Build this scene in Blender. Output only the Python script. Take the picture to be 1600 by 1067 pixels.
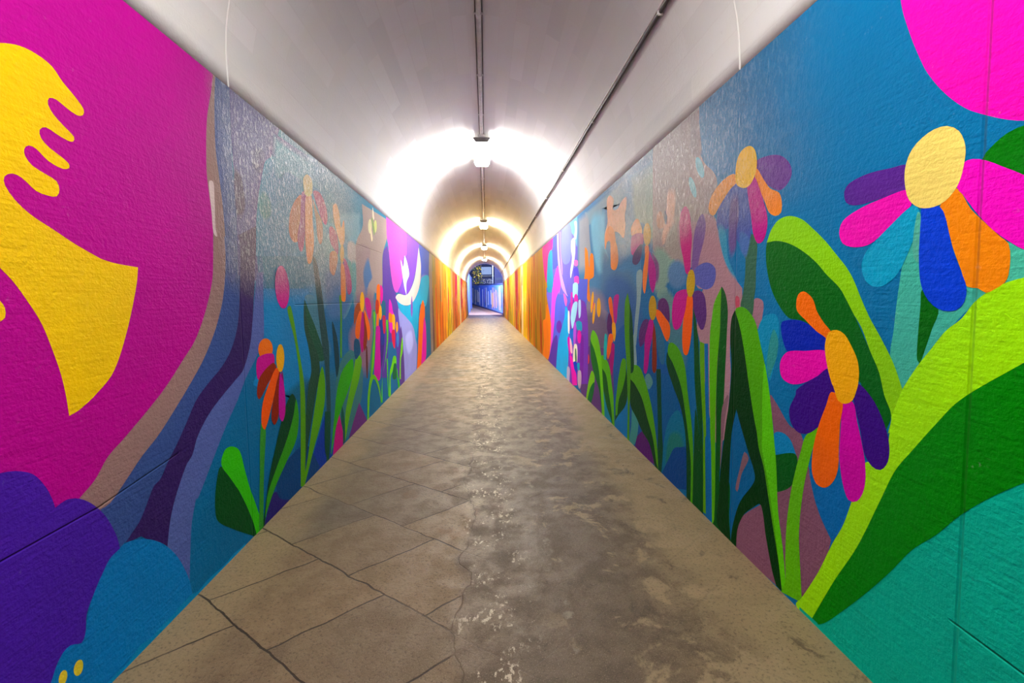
import bpy, bmesh, math, random
from mathutils import Vector, Matrix
from mathutils.geometry import delaunay_2d_cdt

scene = bpy.context.scene
C = scene.collection
for o in list(bpy.data.objects):
    bpy.data.objects.remove(o)

# ------------------------------------------------------------------ camera
EYE = 1.45
HALF = 1.436            # half width of the passage
WALL_TOP = 2.683        # where the painting stops and the vault begins
SPRING = 2.783          # where the vault starts to curve
Y0, Y1 = -8.0, 35.0     # the passage runs from behind the camera to the far mouth
cam_d = bpy.data.cameras.new('camera')
cam = bpy.data.objects.new('camera', cam_d)
C.objects.link(cam)
scene.camera = cam
R = ((0.99783896, -0.06425825, -0.01372146),
     (0.01782752, 0.06376846, 0.99780547),
     (0.06324223, 0.9958938, -0.06477622))
cam.matrix_world = Matrix(((R[0][0], R[1][0], -R[2][0], 0.019),
                           (R[0][1], R[1][1], -R[2][1], 0.0),
                           (R[0][2], R[1][2], -R[2][2], EYE),
                           (0, 0, 0, 1)))
cam_d.sensor_width = 36
cam_d.lens = 671.0 / 1600 * 36
cam_d.shift_x = -1.91 / 1600
cam_d.shift_y = -24.45 / 1600
cam_d.clip_start = 0.02
cam_d.clip_end = 300

# ------------------------------------------------------------------ world and exposure
w = bpy.data.worlds.new('night_sky')
scene.world = w
w.use_nodes = True
bg = w.node_tree.nodes['Background']
bg.inputs[0].default_value = (0.02, 0.035, 0.12, 1)
bg.inputs[1].default_value = 0.6
scene.view_settings.view_transform = 'Standard'
scene.view_settings.look = 'None'
scene.view_settings.gamma = 1.0
scene.view_settings.use_curve_mapping = False
scene.view_settings.exposure = 1.6
LAMPS = [(0.0, (1.0, 0.97, 0.93), 31.0), (7.35, (1.0, 0.96, 0.93), 62.0), (15.0, (1.0, 0.85, 0.58), 90.0),
         (21.9, (1.0, 0.85, 0.58), 90.0), (28.8, (1.0, 0.85, 0.58), 90.0)]

# ------------------------------------------------------------------ helpers
def lin(h):
    out = []
    for i in (0, 2, 4):
        c = int(h[i:i + 2], 16) / 255
        out.append(c / 12.92 if c <= 0.04045 else ((c + 0.055) / 1.055) ** 2.4)
    return (out[0], out[1], out[2], 1.0)

def pigment(h):
    """mural pigment: the sampled swatch with the camera's veil of grey taken out"""
    c = lin(h)
    g = 0.3 * c[0] + 0.5 * c[1] + 0.2 * c[2]
    return tuple(min(0.95, max(0.0, g + (v - g) * 1.10)) for v in c[:3]) + (1.0,)

def link(name, me, parent=None):
    o = bpy.data.objects.new(name, me)
    C.objects.link(o)
    if parent is not None:
        o.parent = parent
    return o

def build(name, bm, mat, parent=None, smooth=False):
    bmesh.ops.recalc_face_normals(bm, faces=bm.faces)
    me = bpy.data.meshes.new(name)
    bm.to_mesh(me)
    bm.free()
    me.materials.append(mat)
    if smooth:
        for p in me.polygons:
            p.use_smooth = True
    return link(name, me, parent)

def thing(name, label, cat, loc=(0, 0, 0), group=None):
    o = bpy.data.objects.new(name, None)
    C.objects.link(o)
    o.location = loc
    o.empty_display_size = 0.1
    o['label'] = label
    o['category'] = cat
    if group:
        o['group'] = group
    return o

def tag(o, label, cat, group=None):
    o['label'] = label
    o['category'] = cat
    if group:
        o['group'] = group
    return o

def box(bm, a, b, bevel=0.0):
    r = bmesh.ops.create_cube(bm, size=1)
    vs = r['verts']
    c = [(a[i] + b[i]) / 2 for i in range(3)]
    d = [abs(b[i] - a[i]) for i in range(3)]
    for v in vs:
        v.co = Vector((c[0] + v.co.x * d[0], c[1] + v.co.y * d[1], c[2] + v.co.z * d[2]))
    if bevel:
        es = list({e for v in vs for e in v.link_edges})
        bmesh.ops.bevel(bm, geom=es, offset=bevel, segments=2, affect='EDGES')

def tube(bm, pts, r, n=10):
    pts = [Vector(p) for p in pts]
    rings = []
    for i, p in enumerate(pts):
        d = (pts[min(i + 1, len(pts) - 1)] - pts[max(i - 1, 0)]).normalized()
        a = d.cross(Vector((0, 0, 1)))
        if a.length < 1e-3:
            a = d.cross(Vector((1, 0, 0)))
        a.normalize()
        b = d.cross(a)
        rings.append([bm.verts.new(p + r * (math.cos(t) * a + math.sin(t) * b))
                      for t in (k * math.tau / n for k in range(n))])
    for q, s in zip(rings, rings[1:]):
        for k in range(n):
            bm.faces.new((q[k], q[(k + 1) % n], s[(k + 1) % n], s[k]))
    bm.faces.new(rings[0])
    bm.faces.new(rings[-1])

class Nodes:
    def __init__(self, name):
        self.m = bpy.data.materials.new(name)
        self.m.use_nodes = True
        self.t = self.m.node_tree
        self.p = self.t.nodes['Principled BSDF']
    def n(self, kind, **kw):
        nd = self.t.nodes.new(kind)
        for k, v in kw.items():
            if hasattr(nd, k):
                setattr(nd, k, v)
            else:
                nd.inputs[k.replace('_', ' ')].default_value = v
        return nd
    def l(self, a, b):
        self.t.links.new(a, b)
    def noise(self, vec, scale, detail=3, rough=0.5, dist=0.0):
        nd = self.n('ShaderNodeTexNoise')
        nd.inputs['Scale'].default_value = scale
        nd.inputs['Detail'].default_value = detail
        nd.inputs['Roughness'].default_value = rough
        nd.inputs['Distortion'].default_value = dist
        self.l(vec, nd.inputs['Vector'])
        return nd.outputs['Fac']
    def math(self, op, a, b=None, c=None, clamp=False):
        nd = self.n('ShaderNodeMath', operation=op)
        nd.use_clamp = clamp
        for i, v in enumerate((a, b, c)):
            if v is None:
                continue
            if isinstance(v, (int, float)):
                nd.inputs[i].default_value = v
            else:
                self.l(v, nd.inputs[i])
        return nd.outputs[0]
    def ramp(self, v, lo, hi, a=0.0, b=1.0):
        nd = self.n('ShaderNodeMapRange')
        nd.interpolation_type = 'SMOOTHSTEP'
        self.l(v, nd.inputs['Value'])
        for k, q in zip(('From Min', 'From Max', 'To Min', 'To Max'), (lo, hi, a, b)):
            nd.inputs[k].default_value = q
        return nd.outputs['Result']
    def mix(self, f, a, b, mode='MIX'):
        nd = self.n('ShaderNodeMix', data_type='RGBA', blend_type=mode)
        for i, v in ((0, f), (6, a), (7, b)):
            if isinstance(v, (int, float)):
                nd.inputs[i].default_value = v
            elif isinstance(v, tuple):
                nd.inputs[i].default_value = v if len(v) == 4 else v + (1,)
            else:
                self.l(v, nd.inputs[i])
        return nd.outputs[2]
    def bump(self, h, strength, dist):
        nd = self.n('ShaderNodeBump')
        nd.inputs['Strength'].default_value = strength
        nd.inputs['Distance'].default_value = dist
        self.l(h, nd.inputs['Height'])
        self.l(nd.outputs[0], self.p.inputs['Normal'])

def plain(name, col, rough=0.5, metal=0.0, emit=None, strength=0.0):
    N = Nodes(name)
    tc = N.n('ShaderNodeTexCoord')
    v = N.noise(tc.outputs['Object'], 14.0, 4)
    c = N.mix(N.ramp(v, 0.3, 0.7), tuple(x * 0.88 for x in col[:3]), tuple(min(1, x * 1.06) for x in col[:3]))
    N.l(c, N.p.inputs['Base Color'])
    N.p.inputs['Roughness'].default_value = rough
    N.p.inputs['Metallic'].default_value = metal
    if emit:
        N.p.inputs['Emission Color'].default_value = emit + (1,)
        N.p.inputs['Emission Strength'].default_value = strength
    return N.m

# ------------------------------------------------------------------ materials of the passage
def painted_wall(name, joints, cracks, rough_from, rough_blend, z_from):
    """acrylic mural paint on rough cast stucco; the paint colour is the face colour of the wall mesh"""
    N = Nodes(name)
    tc = N.n('ShaderNodeTexCoord')
    P = tc.outputs['Object']
    at = N.n('ShaderNodeAttribute', attribute_name='paint')
    big = N.noise(P, 1.6, 4, 0.6)
    mid = N.noise(P, 11.0, 5, 0.6)
    c = N.mix(N.ramp(big, 0.3, 0.7, 0.0, 0.13), at.outputs['Color'], (0.02, 0.02, 0.05))
    scr = N.noise(P, 55.0, 4, 0.7)
    wear = N.math('MULTIPLY', N.ramp(mid, 0.60, 0.74), N.ramp(scr, 0.56, 0.66))
    c = N.mix(N.math('MULTIPLY', wear, 0.12), c, (0.75, 0.72, 0.70))
    N.l(c, N.p.inputs['Base Color'])
    sx = N.n('ShaderNodeSeparateXYZ')
    N.l(P, sx.inputs[0])
    # the upper render beyond the first bay was never skimmed: coarse, glossy, upright grain
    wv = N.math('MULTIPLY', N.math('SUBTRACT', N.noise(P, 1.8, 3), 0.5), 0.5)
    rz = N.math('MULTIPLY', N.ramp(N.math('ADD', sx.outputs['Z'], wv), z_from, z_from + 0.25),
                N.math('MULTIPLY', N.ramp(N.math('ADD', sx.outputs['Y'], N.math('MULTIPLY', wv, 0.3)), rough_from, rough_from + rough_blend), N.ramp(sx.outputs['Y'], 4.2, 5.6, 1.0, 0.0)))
    # elsewhere the roller left a soft orange-peel, finer on the newest panel
    g1 = N.noise(P, 85.0, 3, 0.6)
    g2 = N.noise(P, 30.0, 3, 0.55)
    mg = N.n('ShaderNodeMapping')
    mg.inputs['Scale'].default_value = (1, 1.0, 0.45)
    N.l(P, mg.inputs['Vector'])
    g3 = N.noise(mg.outputs[0], 52.0, 4, 0.75)
    mp = N.n('ShaderNodeMapping')
    mp.inputs['Scale'].default_value = (1, 3.0, 45.0)
    N.l(P, mp.inputs['Vector'])
    st = N.noise(mp.outputs[0], 1.5, 2, 0.5)
    h = N.math('ADD', N.math('MULTIPLY', g1, 0.35), N.math('MULTIPLY', g2, 0.5))
    h = N.math('ADD', h, N.math('MULTIPLY', st, 0.25))
    h = N.math('ADD', h, N.math('MULTIPLY', N.math('MULTIPLY', N.ramp(g3, 0.40, 0.60), 2.2), rz))
    for y in joints:
        d = N.math('ABSOLUTE', N.math('SUBTRACT', sx.outputs['Y'], y))
        h = N.math('SUBTRACT', h, N.ramp(d, 0.0, 0.008, 0.9, 0.0))
    for (ya, za), (yb, zb) in cracks:
        k = (zb - za) / (yb - ya)
        d = N.math('ABSOLUTE', N.math('SUBTRACT', N.math('SUBTRACT', sx.outputs['Z'], za),
                   N.math('MULTIPLY', N.math('SUBTRACT', sx.outputs['Y'], ya), k)))
        near = N.ramp(N.math('ABSOLUTE', N.math('SUBTRACT', sx.outputs['Y'], (ya + yb) / 2)), abs(yb - ya) / 2, abs(yb - ya) / 2 + 0.03, 1.0, 0.0)
        h = N.math('SUBTRACT', h, N.math('MULTIPLY', near, N.ramp(d, 0.0, 0.006, 1.2, 0.0)))
    N.bump(h, 0.9, 0.008)
    N.l(N.math('ADD', N.math('MULTIPLY', rz, -0.22), 0.60), N.p.inputs['Roughness'])
    N.l(N.math('ADD', N.math('MULTIPLY', rz, 0.38), 0.06), N.p.inputs['Specular IOR Level'])
    # lamp glint painted pale on the crests, shade painted dark in the pits
    crest_glint = N.math('MULTIPLY', N.ramp(g3, 0.52, 0.60), rz)
    pit_shade = N.math('MULTIPLY', N.ramp(g3, 0.46, 0.38), rz)
    c = N.mix(N.math('MULTIPLY', crest_glint, 0.20), c, (0.66, 0.68, 0.68))
    c = N.mix(N.math('MULTIPLY', pit_shade, 0.38), c, (0.02, 0.02, 0.04))
    N.l(c, N.p.inputs['Base Color'])
    return N.m

def vault_mat():
    N = Nodes('white_washed_vault')
    uv = N.n('ShaderNodeUVMap', uv_map='UVMap')
    U = uv.outputs['UV']
    tc = N.n('ShaderNodeTexCoord')
    P = tc.outputs['Object']
    br = N.n('ShaderNodeTexBrick')
    br.inputs['Color1'].default_value = (0.62, 0.635, 0.615, 1)
    br.inputs['Color2'].default_value = (0.72, 0.73, 0.71, 1)
    br.inputs['Mortar'].default_value = (0.66, 0.66, 0.64, 1)
    br.inputs['Scale'].default_value = 1.0
    br.inputs['Mortar Size'].default_value = 0.004
    br.inputs['Brick Width'].default_value = 1.1
    br.inputs['Row Height'].default_value = 0.16
    br.offset = 0.35
    N.l(U, br.inputs['Vector'])
    big = N.noise(P, 2.2, 5, 0.65)
    c = N.mix(N.ramp(big, 0.35, 0.7, 0.0, 0.55), br.outputs['Color'], (0.68, 0.68, 0.60))
    sm = N.noise(P, 24.0, 5, 0.7)
    c = N.mix(N.ramp(sm, 0.62, 0.75, 0.0, 0.20), c, (0.30, 0.26, 0.23))
    N.l(c, N.p.inputs['Base Color'])
    N.p.inputs['Roughness'].default_value = 0.7
    h = N.math('ADD', N.noise(P, 45.0, 4, 0.6), N.math('MULTIPLY', br.outputs['Fac'], -0.5))
    N.bump(h, 0.4, 0.005)
    return N.m

def floor_mat():
    N = Nodes('worn_concrete_slabs')
    tc = N.n('ShaderNodeTexCoord')
    P = tc.outputs['Object']
    sx = N.n('ShaderNodeSeparateXYZ')
    N.l(P, sx.inputs[0])
    X, Y = sx.outputs['X'], sx.outputs['Y']
    wob = N.math('ADD', X, N.math('MULTIPLY', N.math('SUBTRACT', N.noise(P, 2.0, 4), 0.5), 0.35))
    left = N.ramp(wob, -0.18, -0.10, 1.0, 0.0)
    mp = N.n('ShaderNodeMapping', vector_type='POINT')
    mp.inputs['Rotation'].default_value = (0, 0, math.radians(45))
    mp.inputs['Scale'].default_value = (1, 1.33, 1)
    mp.inputs['Location'].default_value = (0.13, 0.156, 0)
    wn = N.n('ShaderNodeTexNoise')
    wn.inputs['Scale'].default_value = 7.0
    wn.inputs['Detail'].default_value = 5.0
    N.l(P, wn.inputs['Vector'])
    wm = N.n('ShaderNodeMix', data_type='RGBA', blend_type='LINEAR_LIGHT')
    wm.inputs[0].default_value = 0.018
    N.l(P, wm.inputs[6]); N.l(wn.outputs['Color'], wm.inputs[7])
    N.l(wm.outputs[2], mp.inputs['Vector'])
    br = N.n('ShaderNodeTexBrick')
    br.inputs['Color1'].default_value = (0, 0, 0, 1)
    br.inputs['Color2'].default_value = (1, 1, 1, 1)
    br.inputs['Mortar'].default_value = (0.5, 0.5, 0.5, 1)
    br.inputs['Scale'].default_value = 1.0
    br.inputs['Mortar Size'].default_value = 0.006
    br.inputs['Mortar Smooth'].default_value = 0.3
    br.inputs['Brick Width'].default_value = 0.62
    br.inputs['Row Height'].default_value = 0.58
    br.offset = 0.5
    N.l(mp.outputs[0], br.inputs['Vector'])
    big = N.noise(P, 1.3, 5, 0.6)
    mid = N.noise(P, 6.0, 6, 0.68)
    fine = N.noise(P, 70.0, 3, 0.7)
    grit = N.noise(P, 190.0, 2, 0.7)
    c = N.mix(N.ramp(big, 0.35, 0.65), (0.150, 0.118, 0.078), (0.205, 0.165, 0.110))
    c = N.mix(N.ramp(mid, 0.40, 0.62, 0.0, 0.75), c, (0.080, 0.062, 0.044))
    tile = N.mix(br.outputs['Color'], (0.275, 0.205, 0.115), (0.120, 0.108, 0.088))
    c = N.mix(N.math('MULTIPLY', left, 0.55), c, tile)
    # trodden darker lane to the right of the middle, lighter dusty margins
    lane = N.math('MULTIPLY', N.ramp(wob, -0.05, 0.25), N.ramp(wob, 0.62, 0.95, 1.0, 0.0))
    c = N.mix(N.math('MULTIPLY', lane, 0.5), c, (0.088, 0.074, 0.056))
    dust = N.math('MAXIMUM', N.ramp(wob, 0.85, 1.15), N.ramp(wob, -1.05, -1.3))
    c = N.mix(N.math('MULTIPLY', dust, 0.75), c, (0.325, 0.265, 0.160))
    # screed patches on the right
    pn = N.noise(P, 3.1, 5, 0.62, 0.4)
    patch = N.math('MULTIPLY', N.ramp(pn, 0.54, 0.60), N.ramp(wob, 0.15, 0.5))
    c = N.mix(N.math('MULTIPLY', patch, 0.8), c, (0.31, 0.255, 0.165))
    dk = N.math('MULTIPLY', N.ramp(N.noise(P, 4.3, 7, 0.75, 0.6), 0.55, 0.66), N.ramp(wob, 0.2, 0.6))
    c = N.mix(N.math('MULTIPLY', dk, 0.75), c, (0.052, 0.042, 0.030))
    # pitting
    c = N.mix(N.ramp(fine, 0.52, 0.66, 0.0, 0.6), c, (0.06, 0.045, 0.03))
    c = N.mix(N.ramp(grit, 0.55, 0.70, 0.0, 0.45), c, (0.42, 0.36, 0.27))
    # rusty corner stain
    rs = N.math('MULTIPLY', N.ramp(N.noise(P, 2.6, 4, 0.6), 0.60, 0.68), left)
    c = N.mix(N.math('MULTIPLY', rs, 0.30), c, (0.20, 0.10, 0.035))
    # spilled white paint down the middle
    cx = N.math('ABSOLUTE', N.math('SUBTRACT', X, 0.03))
    band = N.ramp(cx, 0.08, 0.24, 1.0, 0.0)
    mp2 = N.n('ShaderNodeMapping')
    mp2.inputs['Scale'].default_value = (1.0, 0.6, 1.0)
    N.l(P, mp2.inputs['Vector'])
    sp = N.math('MULTIPLY', N.ramp(N.noise(mp2.outputs[0], 38.0, 4, 0.7), 0.53, 0.59),
                N.ramp(N.noise(P, 5.0, 4, 0.7), 0.50, 0.60))
    streak = N.math('MULTIPLY', N.ramp(N.math('ABSOLUTE', N.math('SUBTRACT', wob, 0.33)), 0.0, 0.035, 1.0, 0.0), N.ramp(mid, 0.52, 0.62))
    c = N.mix(N.math('MULTIPLY', N.math('MULTIPLY', sp, band), 0.75), c, (0.62, 0.60, 0.52))
    c = N.mix(N.math('MULTIPLY', streak, 0.40), c, (0.42, 0.41, 0.37))
    # joints
    thr = N.ramp(N.noise(P, 1.7, 4, 0.6), 0.36, 0.50, 0.45, 1.0)
    jm = N.math('MULTIPLY', N.math('MULTIPLY', br.outputs['Fac'], thr), N.math('ADD', N.math('MULTIPLY', left, 0.80), 0.12))
    seam = N.math('MULTIPLY', N.ramp(N.math('ABSOLUTE', N.math('ADD', wob, 0.12)), 0.0, 0.006, 0.35, 0.0), thr)
    jm = N.math('MAXIMUM', jm, seam)
    c = N.mix(jm, c, (0.028, 0.021, 0.014))
    c = N.mix(1.0, c, (0.74, 0.68, 0.55), 'MULTIPLY')
    N.l(c, N.p.inputs['Base Color'])
    h = N.math('ADD', N.math('MULTIPLY', fine, -0.35), N.math('MULTIPLY', mid, 1.6))
    h = N.math('SUBTRACT', h, N.math('MULTIPLY', jm, 1.2))
    N.bump(h, 0.55, 0.008)
    N.l(N.ramp(mid, 0.35, 0.65, 0.44, 0.64), N.p.inputs['Roughness'])
    N.p.inputs['Specular IOR Level'].default_value = 0.32
    return N.m

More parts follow.
